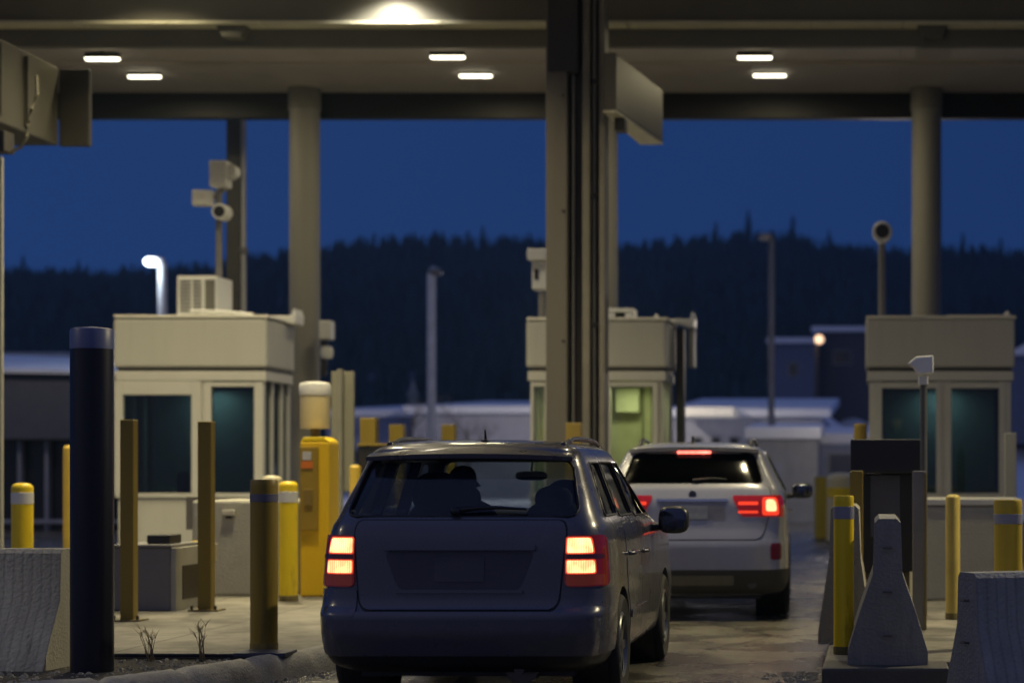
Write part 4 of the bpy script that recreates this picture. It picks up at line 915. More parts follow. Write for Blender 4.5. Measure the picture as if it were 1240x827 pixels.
    # doors (side panels standing 3 mm proud, so the shut lines read)
    for sd in (-1, 1):
        for (y0, y1, z0, z1, hy, hz) in W['doors']:
            v = []; f = []; nx, nz = 16, 12; zz = [lerp(z0, z1, j / nz) for j in range(nz + 1)]
            def keep(y, z):
                for yw in W['axles']:
                    d_ = math.hypot(y - yw, z - W['wr']); rr = W['arch'] + .06
                    if d_ < rr: return yw + math.copysign(math.sqrt(max(0, rr * rr - (z - W['wr']) ** 2)), (y0 + y1) / 2 - yw)
                return y
            for o_ in (.0035, -.02):
                for z in zz:
                    ya, yb = keep(y0, z), keep(y1, z)
                    for i in range(nx + 1): y = lerp(ya, yb, i / nx); v.append((sd * (car.sidex(y, z) + o_), y, z))
            n_ = (nx + 1) * (nz + 1)
            for j in range(nz):
                for i in range(nx): a = j * (nx + 1) + i; f.append((a, a + 1, a + nx + 2, a + nx + 1))
            edge = [j * (nx + 1) for j in range(nz + 1)] + [nz * (nx + 1) + i for i in range(1, nx + 1)] + [j * (nx + 1) + nx for j in range(nz - 1, -1, -1)] + [i for i in range(nx - 1, 0, -1)]
            for i in range(len(edge)): a, b_ = edge[i], edge[(i + 1) % len(edge)]; f.append((a, b_, b_ + n_, a + n_))
            dr = mk('door', v, f, paint, t, origin='local', smooth=40)
            if hz:
                xx = sd * (car.sidex(hy, hz) + .03); g = G(); g.tube([(xx - sd * .03, hy - .1, hz), (xx, hy - .08, hz), (xx + sd * .008, hy, hz), (xx, hy + .08, hz), (xx - sd * .03, hy + .1, hz)], .015, 8)
                mk('handle', g.v, g.f, W['handle'], dr, origin='local', smooth=60)
    # wheels
    for yw in W['axles']:
        for sd in (-1, 1): wheel(t, sd * W['track'], yw, W['wr'], W['ww'], sd, alloy)
        for sd in (-1, 1):   # dark arch liner
            g = G(); g.lathe([(W['arch'] - .004, sd * .625), (W['arch'] - .004, sd * (W['track'] + .06))], (0, yw, W['wr'] + .01), 40, 'x', close=False); lg(g, 'arch_liner', trim_b, t, smooth=60)
    # mirrors
    my, mz = W['mirror']
    for sd in (-1, 1):
        bx = car.sidex(my, mz - .06); g = G(); ms_ = W.get('msize', (.105, .08, .08)); rbox(g, (sd * (bx + .05 + ms_[0]), my, mz), ms_, 3.2)
        g.tube([(sd * (bx - .02), my + .02, mz - .06), (sd * (bx + .08), my, mz - .05)], .03, 8); mo = lg(g, 'wing_mirror', W['mirror_mat'], t, smooth=60)
        g = G(); rbox(g, (sd * (bx + .05 + ms_[0]), my - ms_[1] * .9, mz), (ms_[0] * .86, .012, ms_[2] * .82), 3.5); mk('mirror_glass', g.v, g.f, mirror_g, mo, origin='local', smooth=60)
    # seats
    for (sx, sy, hw_, ht) in W['seats']:
        g = G(); rbox(g, (sx, sy + .25, .72), (hw_, .28, .1), 4); rbox(g, (sx, sy - .02, .98), (hw_, .09, .32), 3.5); rbox(g, (sx, sy - .06, ht - .09), (.17 if sx < 0 and sy < 1.5 else .13, .06, .15 if sx < 0 and sy < 1.5 else .095), 2.4); g.tube([(sx, sy - .03, 1.2), (sx, sy - .05, ht - .1)], .03, 6)
        lg(g, 'seat', seat_m, t, smooth=60)
    lg(rbox(G(), (0, W['cowl'] - .35, W['belt'] - .1), (.62, .25, .12), 4), 'dashboard', seat_m, t, smooth=60)
    g = G(); n_ = 22; c = (-.37, W['cowl'] - .62, W['belt'] - .13); g.tube([(c[0] + .18 * math.cos(2 * math.pi * k / n_), c[1] + .07 * math.sin(2 * math.pi * k / n_), c[2] + .17 * math.sin(2 * math.pi * k / n_)) for k in range(n_ + 1)], .014, 6); lg(g, 'steering_wheel', seat_m, t, smooth=60)
    g = G(); rbox(g, (0.02, W['cowl'] - .55, W['glass_top'] - .1), (.12, .015, .035), 3.5); g.tube([(0.02, W['cowl'] - .55, W['glass_top'] - .08), (0.02, W['cowl'] - .5, W['glass_top'] + .0)], .01, 6); lg(g, 'rear_view_mirror', trim_b, t, smooth=60)
    return t, car, body

# ---- near car: dark blue-grey SUV
ST1 = [(.24, .80, .22, 4.45, 8), (.30, .88, .08, 4.56, 10), (.40, .905, .03, 4.62, 12), (.52, .914, .0, 4.66, 12), (.60, .917, .0, 4.66, 12), (.66, .916, .05, 4.65, 12), (.72, .915, .07, 4.62, 12),
       (.82, .912, .08, 4.57, 12), (.95, .906, .09, 4.48, 12), (1.03, .898, .10, 4.25, 12), (1.08, .89, .11, 3.9, 12), (1.13, .878, .125, 3.5, 12), (1.17, .862, .14, 3.30, 12), (1.21, .84, .165, 3.17, 12),
       (1.30, .806, .23, 2.98, 12), (1.45, .75, .345, 2.68, 11), (1.55, .712, .425, 2.48, 11), (1.60, .692, .45, 2.38, 11), (1.64, .665, .48, 2.3, 10), (1.665, .63, .53, 2.2, 9), (1.69, .55, .66, 2.08, 8), (1.708, .40, .9, 1.9, 7), (1.718, .06, 1.35, 1.5, 5)]
paint1 = M('slate_blue_paint', (.076, .077, .105), .3, metal=.35, var=.06, scale=3, coat=.7, rvar=.06, stain=(.12, .12, .145), stain_amt=.35, stain_scale=2.5)
cg_rear = glass('car_rear_glass', (.60, .65, .67), .05, .7, dirt=.055, dirtcol=(.14, .15, .22))
cg_side = glass('car_side_glass', (.75, .78, .8), .02, .8)
cg_front = glass('car_front_glass', (.93, .95, .94), .02, .9)
C1 = dict(name='suv', paint=paint1, belt=1.20, glass_top=1.57, cowl=3.2, len=4.66,
          rear_win=(1.215, 1.58, .735, .645), front_win=(1.22, 1.57, .70, .57),
          side_win=[(1.215, 1.56, .60, .80, 1.22, 1.20), (1.20, 1.565, 1.29, 1.27, 2.02, 1.92), (1.185, 1.56, 2.09, 2.0, 2.98, 2.37)],
          axles=(.95, 3.665), arch=.385, wr=.345, ww=.25, track=.80, recess=None,
          glass=cg_rear, side_glass=cg_side, front_glass=cg_front, handle=paint1, mirror_mat=trim_b, mirror=(2.92, 1.135), msize=(.118, .085, .105),
          doors=[(1.22, 2.045, .36, 1.165, 1.42, .945), (2.055, 3.1, .36, 1.15, 2.22, .93)],
          seats=[(-.40, 1.35, .22, 1.44), (.40, 1.35, .22, 1.40), (-.37, 2.1, .25, 1.40), (.37, 2.1, .25, 1.44)])
T1 = (X(745, 12.85) - .975, 12.8, 0)
car1, c1, body1 = build_car('dark slate blue SUV with lit brake lights waiting nearest in the lane', T1, ST1, C1)
def qxf(c, f): return lambda z: c.qx(f(z), z)
# tailgate
patch(c1, car1, 'tailgate', (.638, 1.19), qxf(c1, lambda z: -lerp(.615, .665, (z - .638) / .55)), qxf(c1, lambda z: lerp(.615, .665, (z - .638) / .55)), paint1, off=.010, thick=.03, r=.09, nx=36)
patch(c1, car1, 'shut_line', (.628, 1.2), qxf(c1, lambda z: -lerp(.625, .675, (z - .638) / .55)), qxf(c1, lambda z: lerp(.625, .675, (z - .638) / .55)), seal_b, off=.0035, thick=.02, r=.095, nx=36)
# number plate garnish, lip and a flush dark patch painting the recess shade
tg = [o for o in children(car1) if o.name.startswith('tailgate')][0]
def tpatch(name, zs, xf, mat, off, thick, r, parent=tg, c=c1, nx=24, xc=0): return patch(c, parent, name, zs, qxf(c, lambda z: xc - xf(z)), qxf(c, lambda z: xc + xf(z)), mat, off, thick, r, nx)
tpatch('garnish', (1.005, 1.04), lambda z: .475, paint1, .055, .055, .012)
tpatch('recess_lip', (.742, .764), lambda z: .40, paint1, .030, .03, .012)
tpatch('recess_shade_patch', (.765, 1.003), lambda z: lerp(.38, .47, (z - .765) / .24), M('recess_shade', (.045, .045, .065), .4, metal=.3, coat=.4), .0118, .008, .05)
tpatch('licence_plate', (.815, .965), lambda z: .155, M('dark_plate', (.07, .072, .09), .5, var=.1), .02, .008, .01)
# bumper
bmp = patch(c1, car1, 'bumper', (.36, .622), lambda z: c1.qy(.56, z, -1), lambda z: c1.qy(.56, z, 1), paint1, off=.014, thick=.03, r=.0, nx=90)
for sd in (-1, 1):
    a, b = sorted((sd * 1, sd * 2)); 
    ql = (lambda z: c1.qx(.635, z)) if sd > 0 else (lambda z: c1.qy(.5, z, -1)); qr = (lambda z: c1.qy(.5, z, 1)) if sd > 0 else (lambda z: c1.qx(-.635, z))
    patch(c1, bmp, 'bumper_corner', (.60, .765), ql, qr, paint1, off=.016, thick=.03, r=.03, nx=26)
patch(c1, car1, 'lower_valance', (.245, .40), lambda z: c1.qy(.45, z, -1), lambda z: c1.qy(.45, z, 1), trim_b, off=.006, thick=.03, r=.0, nx=60)
# spoiler: visor above the window
g = G(); nn = 24; v = []; f = []
for i in range(nn + 1):
    u = -1 + 2 * i / nn; x_ = .66 * u; sag = .042 * u * u; cv = .05 * abs(u) ** 6
    for yy, zz in ((.335 + cv, 1.585 - sag * .4), (.33 + cv, 1.615 - sag * .5), (.46 + cv, 1.655 - sag * .9), (.75, 1.688 - sag * 1.6), (.75, 1.65 - sag), (.47 + cv, 1.60 - sag * .4)): v.append((x_, yy, zz))
for i in range(nn):
    for k in range(6): j = (k + 1) % 6; f.append((i * 6 + k, i * 6 + j, (i + 1) * 6 + j, (i + 1) * 6 + k))
f += [tuple(range(6)), tuple(nn * 6 + k for k in range(6))]
mk('spoiler', v, f, paint1, car1, origin='local', smooth=35)
# lamps
lens_d = M('red_lens', (.20, .008, .012), .12, var=.05, coat=.6, emit=(1, .03, .01), es=.03)
lens_p = M('smoked_lens', (.10, .018, .03), .15, coat=.6)
amber = M('dark_amber_lens', (.16, .03, .01), .15, coat=.6, emit=(1, .1, .01), es=.05)
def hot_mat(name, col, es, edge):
    m = bpy.data.materials.new(name); m.use_nodes = True; t = m.node_tree; n = t.nodes; l = t.links; b = n['Principled BSDF']
    c = n.new('ShaderNodeTexCoord'); v = n.new('ShaderNodeTexNoise'); v.inputs['Scale'].default_value = 9; l.new(c.outputs['Object'], v.inputs['Vector'])
    r = n.new('ShaderNodeMapRange'); l.new(v.outputs[0], r.inputs[0]); r.inputs[1].default_value = .4; r.inputs[2].default_value = .6; r.inputs[3].default_value = es * edge; r.inputs[4].default_value = es
    wv = n.new('ShaderNodeTexWave'); wv.bands_direction = 'X'; wv.inputs['Scale'].default_value = 22; l.new(c.outputs['Object'], wv.inputs['Vector']); qq = n.new('ShaderNodeMapRange'); l.new(wv.outputs['Fac'], qq.inputs[0]); qq.inputs[3].default_value = .62; mq = n.new('ShaderNodeMath'); mq.operation = 'MULTIPLY'; l.new(r.outputs[0], mq.inputs[0]); l.new(qq.outputs[0], mq.inputs[1])
    b.inputs['Base Color'].default_value = (.3, .02, .01, 1); b.inputs['Roughness'].default_value = .2
    b.inputs['Emission Color'].default_value = col + (1,); l.new(mq.outputs[0], b.inputs['Emission Strength']); return m
hot = hot_mat('lit_brake_lens', (1, .21, .085), 8.0, .55); rimg = hot_mat('glowing_lens_rim', (1, .09, .03), 1.1, .6)
for sd in (-1, 1):
    def QL(x_, y_, sd=sd): return (lambda z: c1.qx(x_, z)) if sd > 0 else (lambda z: c1.qy(y_, z, -1))
    def QR(x_, y_, sd=sd): return (lambda z: c1.qy(y_, z, 1)) if sd > 0 else (lambda z: c1.qx(-x_, z))
    tl = patch(c1, car1, 'tail_light', (.782, 1.10), QL(.655, .33), QR(.655, .33), lens_d, off=.016, thick=.03, r=.035, nx=26, insx=1.2)
    for z0, z1 in ((.984, 1.090), (.860, .953)): patch(c1, tl, 'lens_rim', (z0, z1), QL(.660, .145), QR(.660, .145), rimg, off=.0180, thick=.006, r=.014, nx=20, insx=1.0)
    for z0, z1, nm, mt, xi, yi in ((.992, 1.082, 'brake_lens', hot, .668, .125), (.868, .945, 'brake_lens', hot, .668, .125), (.955, .982, 'mid_lens', lens_p, .665, .25), (.79, .857, 'turn_lens', amber, .665, .25)):
        patch(c1, tl, nm, (z0, z1), QL(xi, yi), QR(xi, yi), mt, off=.0195, thick=.006, r=.012, nx=20, insx=1.0)
# small real lamps inside the lit lenses are the lenses' own emission
# roof rails, antenna, wiper, exhaust
for sd in (-1, 1):
    g = G(); pts = []
    for k in range(15):
        u = k / 14; y = lerp(.66, 2.35, u); xx = sd * lerp(.565, .575, u); h = .055 * (1 - abs(2 * u - 1) ** 5); pts.append((xx, y, 1.655 + h + .012 * math.sin(math.pi * u)))
    g.tube(pts, .017, 8); rbox(g, (sd * .565, .69, 1.668), (.024, .07, .03), 3); rbox(g, (sd * .575, 2.3, 1.66), (.024, .07, .03), 3)
    lg(g, 'roof_rail', M('rail_black', (.02, .02, .024), .3), car1, smooth=60)
g = G(); rbox(g, (.03, .78, 1.70), (.028, .05, .014), 3); g.tube([(.03, .79, 1.705), (.03, .76, 1.775)], [.010, .005], 8); lg(g, 'antenna', trim_b, car1, smooth=60)
g = G(); pts = [c1.P(c1.qx(x_, 1.245 + zz), 1.245 + zz, .02) for x_, zz in ((-.04, .0), (.1, .015), (.22, .018), (.40, .008))]
g.tube([tuple(p) for p in pts], [.02, .014, .011, .007], 8); rbox(g, tuple(c1.P(c1.qx(-.04, 1.24), 1.24, .02)), (.035, .03, .025), 3); lg(g, 'rear_wiper', trim_b, car1, smooth=60)
g = G(); g.tube([(.36, .25, .27), (.36, .9, .27)], .11, 16); g.tube([(.36, .14, .26), (.36, .3, .26)], .032, 12); lg(g, 'exhaust', M('exhaust_steel', (.12, .11, .10), .4, metal=.8), car1, smooth=50)
g = G()
for sd in (-1, 1):
    for k in range(2): pass
patch(c1, car1, 'side_moulding', (.50, .56), lambda z: c1.qy(1.38, z, 1), lambda z: c1.qy(2.32, z, 1), paint1, off=.014, thick=.02, r=.02, nx=20)
# driver
def person(loc, label):
    t = bpy.data.objects.new('person', None)
    me = bpy.data.meshes.new('person')
    V = [(0, 0, .62), (0, -.03, .80), (0, -.05, 1.0), (0, -.03, 1.13), (0, .0, 1.22), (0, .03, 1.27), (0, .05, 1.33), (.17, -.03, 1.12), (.24, .10, .95), (.20, .36, .98), (.17, .44, 1.0), (-.17, -.03, 1.12), (-.24, .10, .95), (-.20, .36, .98), (-.17, .44, 1.0), (.1, .42, .64), (-.1, .42, .64), (.1, .62, .42), (-.1, .62, .42)]
    E = [(0, 1), (1, 2), (2, 3), (3, 4), (4, 5), (5, 6), (3, 7), (7, 8), (8, 9), (9, 10), (3, 11), (11, 12), (12, 13), (13, 14), (0, 15), (0, 16), (15, 17), (16, 18)]
    R = [.16, .15, .16, .11, .06, .06, .06, .085, .06, .042, .035, .085, .06, .042, .035, .085, .085, .06, .06]
    me.from_pydata(V, E, []); o = bpy.data.objects.new('person', me); COL.objects.link(o); o.location = loc
    o.modifiers.new('skin', 'SKIN')
    for i, sv in enumerate(me.skin_vertices[0].data): sv.radius = (R[i], R[i] * .8); sv.use_root = (i == 0)
    sb = o.modifiers.new('sub', 'SUBSURF'); sb.levels = 2; sb.render_levels = 2
    bpy.context.view_layer.update(); me2 = bpy.data.meshes.new_from_object(o.evaluated_get(bpy.context.evaluated_depsgraph_get())); o.modifiers.clear(); o.data = me2
    # head joined into the same mesh
    bm = bmesh.new(); bm.from_mesh(me2); g = G(); rbox(g, (0, .06, 1.40), (.078, .098, .115), 2.2, 24, 18)
    g.tube([(.03, .15, 1.43), (.045, .185, 1.385), (.03, .16, 1.375)], [.012, .02, .012], 8); rbox(g, (.08, .05, 1.39), (.012, .025, .035), 2.2); rbox(g, (-.08, .05, 1.39), (.012, .025, .035), 2.2)
    rbox(g, (.02, .13, 1.325), (.035, .035, .02), 2.2)
    b0 = len(bm.verts); vs = [bm.verts.new(p) for p in g.v]
    for q in g.f:
        try: bm.faces.new([vs[i] for i in q])
        except ValueError: pass
    bmesh.ops.recalc_face_normals(bm, faces=bm.faces); bm.to_mesh(me2); bm.free()
    me2.materials.append(M('dark_jacket', (.02, .02, .03), .9)); [setattr(p, 'use_smooth', True) for p in me2.polygons]
    reg(o, loc); tag(o, label, 'person'); o.rotation_euler = (0, 0, -.35)
    g = G(); rbox(g, (0, .045, 1.44), (.088, .105, .095), 2.3, 24, 16); mk('hair', g.v, g.f, M('dark_hair', (.015, .012, .01), .8), o, origin='local', smooth=60)
person((T1[0] - .41, T1[1] + 2.12, .01), 'driver in dark clothes seen in silhouette through the rear window of the near SUV')

# ---- far car: silver-white SUV
ST2 = [(.22, .80, .28, 4.6, 7), (.29, .92, .10, 4.74, 8), (.38, .955, .04, 4.8, 9), (.52, .965, .0, 4.84, 9), (.72, .965, .0, 4.82, 9), (.82, .963, .02, 4.78, 9), (.92, .96, .045, 4.7, 9.5), (1.05, .957, .06, 4.5, 10), (1.12, .953, .065, 4.25, 10),
       (1.18, .947, .08, 3.9, 10), (1.24, .935, .11, 3.6, 9.5), (1.29, .917, .14, 3.42, 9), (1.35, .885, .19, 3.26, 8.5), (1.45, .83, .275, 3.03, 8), (1.57, .765, .385, 2.74, 8), (1.66, .715, .46, 2.52, 8), (1.70, .67, .50, 2.42, 7.5), (1.725, .61, .57, 2.32, 7), (1.75, .49, .78, 2.15, 6), (1.765, .33, 1.05, 1.9, 5), (1.772, .05, 1.4, 1.6, 4)]
paint2 = M('silver_white_paint', (.40, .41, .46), .25, metal=.3, var=.05, coat=.8, stain=(.36, .355, .38), stain_amt=.45, stain_scale=2.2)
C2 = dict(name='suv', paint=paint2, belt=1.28, glass_top=1.64, cowl=3.35, len=4.84,
          rear_win=(1.345, 1.645, .715, .62), front_win=(1.30, 1.64, .74, .62),
          side_win=[(1.30, 1.62, .72, .95, 1.28, 1.26), (1.285, 1.635, 1.34, 1.32, 2.12, 2.02), (1.27, 1.63, 2.19, 2.10, 3.12, 2.5)],
          axles=(.98, 3.9), arch=.41, wr=.375, ww=.30, track=.825,
          glass=glass('car2_rear_glass', (.05, .05, .07), .10, .22), side_glass=glass('car2_side_glass', (.15, .16, .18), .03, 1.0), front_glass=cg_front, handle=chrome, mirror_mat=trim_b, mirror=(2.95, 1.25), msize=(.12, .08, .085),
          doors=[(1.30, 2.15, .40, 1.25, 1.5, 1.06), (2.16, 3.25, .40, 1.235, 2.35, 1.045)],
          seats=[(-.38, 2.2, .26, 1.46), (.38, 2.2, .26, 1.46), (-.4, 1.4, .24, 1.44), (.4, 1.4, .24, 1.44)])
T2 = (X(838, 20.7), 20.7, 0)
car2, c2, body2 = build_car('silver-white SUV with a glowing high brake light ahead in the lane', T2, ST2, C2)
car2.rotation_euler = (0, 0, math.radians(2.2)); car2.scale = (1, 1, 1.025)
tg2 = patch(c2, car2, 'tailgate', (.80, 1.325), qxf(c2, lambda z: -lerp(.70, .78, min(1, (z - .8) / .3))), qxf(c2, lambda z: lerp(.70, .78, min(1, (z - .8) / .3))), paint2, off=.009, thick=.03, r=.10, nx=36)
patch(c2, car2, 'shut_line', (.79, 1.33), qxf(c2, lambda z: -lerp(.71, .79, min(1, (z - .8) / .3))), qxf(c2, lambda z: lerp(.71, .79, min(1, (z - .8) / .3))), seal_b, off=.003, thick=.02, r=.105, nx=36)
def t2(name, zs, xf, mat, off, thick, r, parent=tg2, **k): return tpatch(name, zs, xf, mat, off, thick, r, parent, c2, **k)
t2('chrome_strip', (1.165, 1.19), lambda z: .36, chrome, .022, .02, .008)
t2('recess_shade_patch', (.985, 1.163), lambda z: .33, M('recess_shade_silver', (.26, .26, .29), .4, metal=.2), .0105, .006, .02)  # flush darker patch painting the shade of a plate recess
t2('licence_plate', (1.0, 1.125), lambda z: .155, plate_m, .018, .008, .008)
rbd = G(); rbd.lathe([(.0, -.012), (.038, -.012), (.04, 0)], tuple(c2.P(0, 1.235, .012)), 24, 'y'); lg(rbd, 'round_badge', M('badge_blue', (.05, .06, .10), .3), tg2, smooth=40)
patch(c2, car2, 'bumper', (.50, .785), lambda z: c2.qy(.56, z, -1), lambda z: c2.qy(.56, z, 1), paint2, off=.012, thick=.03, r=0, nx=90)
clad = M('grey_cladding', (.045, .043, .035), .6, var=.15)
patch(c2, car2, 'lower_cladding', (.28, .505), lambda z: c2.qy(.58, z, -1), lambda z: c2.qy(.58, z, 1), clad, off=.018, thick=.03, r=0, nx=90)
patch(c2, car2, 'diffuser_panel', (.36, .455), lambda z: c2.qx(-.52, z), lambda z: c2.qx(.42, z), M('skid_plate', (.16, .155, .12), .45, metal=.3), off=.026, thick=.012, r=.03, nx=24)
red_m = M('red_reflector', (.20, .008, .012), .2, coat=.5)
hot2 = hot_mat('lit_round_brake', (1, .22, .10), 6.5, .7)
lens2 = M('deep_red_lens', (.28, .006, .01), .12, coat=.8, emit=(1, .015, .01), es=.12)
glow2 = M('glowing_red_lens', (.4, .01, .01), .15, emit=(1, .06, .02), es=1.0)
for sd in (-1, 1):
    def Q(x_=None, y_=None, sd=sd): return (lambda z: sd * abs(c2.qx(x_, z))) if x_ is not None else (lambda z: c2.qy(y_, z, sd))
    def pair(a, b): return (a, b) if sd > 0 else (b, a)
    inner_f = lambda z, sd=sd: sd * c2.qx(lerp(.50, .405, min(1, (z - 1.02) / .17)), z)
    outer = Q(y_=.24)
    a, b = (inner_f, outer) if sd > 0 else (outer, inner_f)
    tl = patch(c2, car2, 'tail_light', (1.02, 1.225), a, b, lens2, off=.015, thick=.03, r=.02, nx=30)
    a, b = pair(Q(x_=.70), Q(y_=.125)); patch(c2, tl, 'outer_lens', (1.035, 1.205), a, b, glow2, off=.019, thick=.006, r=.03, nx=18)
    a, b = pair(Q(x_=.735), Q(y_=.075)); patch(c2, tl, 'brake_lens', (1.075, 1.185), a, b, hot2, off=.023, thick=.006, r=.03, nx=16)
    a, b = pair(Q(x_=.46), Q(x_=.66))
    patch(c2, tl, 'light_bar', (1.135, 1.165), a, b, glow2, off=.019, thick=.006, r=.01, nx=14); patch(c2, tl, 'light_bar', (1.055, 1.08), a, b, glow2, off=.019, thick=.006, r=.01, nx=14)
    a, b = pair(Q(x_=.78), Q(y_=.14)); patch(c2, car2, 'bumper_reflector', (.60, .76), a, b, red_m, off=.022, thick=.012, r=.03, nx=10)
patch(c2, car2, 'high_brake_light', (1.64, 1.672), lambda z: c2.qx(-.17, z), lambda z: c2.qx(.17, z), hot_mat('lit_high_brake', (1, .13, .09), 7, .6), off=.035, thick=.03, r=.01, nx=16)
v = []; f = []
for i in range(nn + 1):
    u = -1 + 2 * i / nn; x_ = .66 * u; sag = .05 * u * u; cv = .06 * abs(u) ** 6
    for yy, zz in ((.40 + cv, 1.672 - sag * .4), (.385 + cv, 1.71 - sag * .5), (.52 + cv, 1.735 - sag * .9), (.85, 1.755 - sag * 1.6), (.85, 1.70 - sag), (.5 + cv, 1.66 - sag * .4)): v.append((x_, yy, zz))
for i in range(nn):
    for k in range(6): j = (k + 1) % 6; f.append((i * 6 + k, i * 6 + j, (i + 1) * 6 + j, (i + 1) * 6 + k))
f += [tuple(range(6)), tuple(nn * 6 + k for k in range(6))]
mk('spoiler', v, f, paint2, car2, origin='local', smooth=35)
for sd in (-1, 1):
    g = G(); pts = [(sd * lerp(.575, .60, k / 14), lerp(.72, 2.5, k / 14), 1.71 + .07 * (1 - abs(2 * k / 14 - 1) ** 5) + .01) for k in range(15)]
    g.tube(pts, .018, 8); rbox(g, (sd * .575, .74, 1.72), (.024, .06, .03), 3); rbox(g, (sd * .6, 2.46, 1.71), (.024, .06, .03), 3); lg(g, 'roof_rail', trim_b, car2, smooth=60)
g = G(); g.prism([(.80, 1.745), (1.0, 1.76), (.84, 1.83)], 'x', -.05, -.02); lg(g, 'antenna_fin', trim_b, car2, bevel=.008)
g = G(); pts = [c2.P(c2.qx(x_, z_), z_, .018) for x_, z_ in ((.0, 1.365), (.18, 1.385), (.34, 1.378))]; g.tube([tuple(p) for p in pts], [.016, .011, .006], 8); lg(g, 'rear_wiper', trim_b, car2, smooth=60)
for xx in (-.6, .6):
    g = G(); g.tube([(xx, .03, .36), (xx, .4, .36)], .045, 14); lg(g, 'exhaust_tip', M('exhaust_steel', (.12, .11, .10)), car2, smooth=50)

# ------------------------------------------------------------------ street lamps and background
def street_lamp(px0, px1, phx, phy, D, label, lit=0, mat=None):
    x = X((px0 + px1) / 2, D); r = (px1 - px0) * D / F / 2; zt = Z(phy, D)
    t = thing('street_lamp', label, 'street lamp', (x, D, 0), 'street lamps beyond the plaza')
    G().lathe([(r, 0), (r * .95, zt - .05)], (x, D, 0), 16).mk('pole', mat or M('lamp_pole', (.8, .8, .8), .5), t, smooth=50)
    hx = X(phx, D); g = G(); g.tube([(x, D, zt - .06), (x, D, zt + .03), ((x + hx) / 2, D, zt + .06), (hx, D, zt + .02)], r * .8, 8); g.mk('arm', mat or M('lamp_pole', (.42, .44, .47)), t, smooth=50)
    g = G(); rbox(g, (hx, D, zt + .0), (.2, .22, .12), 2.6); g.mk('lamp_head', M('lamp_head_lit', (.8, .85, .9), emit=(.75, .88, 1), es=5) if lit else steel_g, t, smooth=60)
    if lit:
        ld = bpy.data.lights.new('lamp', 'POINT'); ld.energy = lit; ld.color = (.72, .86, 1); ld.shadow_soft_size = .12
        lo = bpy.data.objects.new('lamp', ld); COL.objects.link(lo); lo.parent = t; lo.location = (hx - x - .12, -.45, zt - .25)
    return t
street_lamp(191, 202, 184, 317, 55, 'lit white street lamp rising behind the left booth roof', lit=45)
street_lamp(517, 528, 527, 329, 60, 'unlit pale lamp pole standing between the left booth and the big column')
street_lamp(930, 938, 926, 287, 62, 'tall dark lamp pole right of the middle booth against the forest', mat=M('dark_lamp_pole', (.10, .11, .14), .6))
for px, D, e in ((700, 84, 4200), (1085, 56, 900), (-20, 48, 450)):  # unseen lamps added to lighten the buildings in the background
    x = X(px, D); t = thing('street_lamp', {700: 'added lamp hidden behind the big column, lighting the warehouses', 1085: 'added lamp hidden behind the right booth', -20: 'added lamp beyond the left edge'}[px], 'street lamp', (x, D, 0), 'street lamps beyond the plaza')
    hh_ = 4.9 if px == 1085 else 7.4
    G().lathe([(.1, 0), (.08, hh_)], (x, D, 0), 12).mk('pole', steel_g, t, smooth=50); rbox(G(), (x, D, hh_ + .1), (.22, .22, .1), 3).mk('lamp_head', steel_g, t, smooth=60)
    ld = bpy.data.lights.new('lamp', 'POINT'); ld.energy = e; ld.color = (1, .86, .7); ld.shadow_soft_size = .15
    lo = bpy.data.objects.new('lamp', ld); COL.objects.link(lo); lo.parent = t; lo.location = (0, 0, hh_ - .15)
# globe lamp at the house
D = 120
gl2 = thing('globe_lamp', 'glowing warm round lamp on a post in front of the house', 'street lamp', (X(992, D), D, 3))
G().lathe([(.2, .2), (.12, Z(417, D))], (X(989, D), D, 0), 10).mk('post', steel_d, gl2, smooth=50)
g = G(); rbox(g, (X(992, D), D, Z(411, D)), (.26, .26, .26), 2.0); g.mk('globe', M('lit_globe', (.9, .8, .6), emit=(1, .62, .36), es=1.6), gl2, smooth=60)
ld = bpy.data.lights.new('lamp', 'POINT'); ld.energy = 25; ld.color = (1, .65, .4); ld.shadow_soft_size = .3
lo = bpy.data.objects.new('lamp', ld); COL.objects.link(lo); lo.parent = gl2; lo.location = Vector((X(986, D), D - 1.0, Z(411, D))) - ORG[gl2.name]

def rect_building(name, label, px0, px1, D, dep, ptop, pwall, wallm, wins=(), slope=0, gable=False, zb=0, roof_m=snow, oh=.4):
    x0, x1 = X(px0, D), X(px1, D); zr, zw = Z(ptop, D), Z(pwall, D); t = thing(name, label, 'building', ((x0 + x1) / 2, D, zb))
    box('wall', x0, x1, D, D + dep, zb, zw - .01, wallm, t, .02)
    if gable:
        xm = (x0 + x1) / 2; G().prism([(x0 - oh, zw), (x1 + oh, zw), (xm, zr)], 'y', D - oh, D + dep + oh).mk('roof', roof_m, t)
    else:
        v = [(x0 - oh, D - oh, zw), (x1 + oh, D - oh, zw + slope * .3), (x1 + oh, D + dep, zr + slope), (x0 - oh, D + dep, zr), (x0 - oh, D - oh, zw + .35), (x1 + oh, D - oh, zw + .35 + slope * .3), (x1 + oh, D + dep, zr + .4 + slope), (x0 - oh, D + dep, zr + .4)]
        mk('roof', v, [(0, 1, 2, 3), (4, 5, 6, 7), (0, 1, 5, 4), (2, 3, 7, 6), (0, 3, 7, 4), (1, 2, 6, 5)], roof_m, t, bevel=.05)
    for (a, b, c_, d_, mt) in wins:
        f_ = box('window', X(a, D) - .06, X(b, D) + .06, D - .05, D - .002, Z(d_, D) - .06, Z(c_, D) + .06, M('bg_frame', (.25, .26, .28), .5), t, .01)
        box('pane', X(a, D), X(b, D), D - .06, D - .051, Z(d_, D), Z(c_, D), mt, f_, 0)
    return t
dkg = M('dark_pane', (.02, .022, .03), .15)
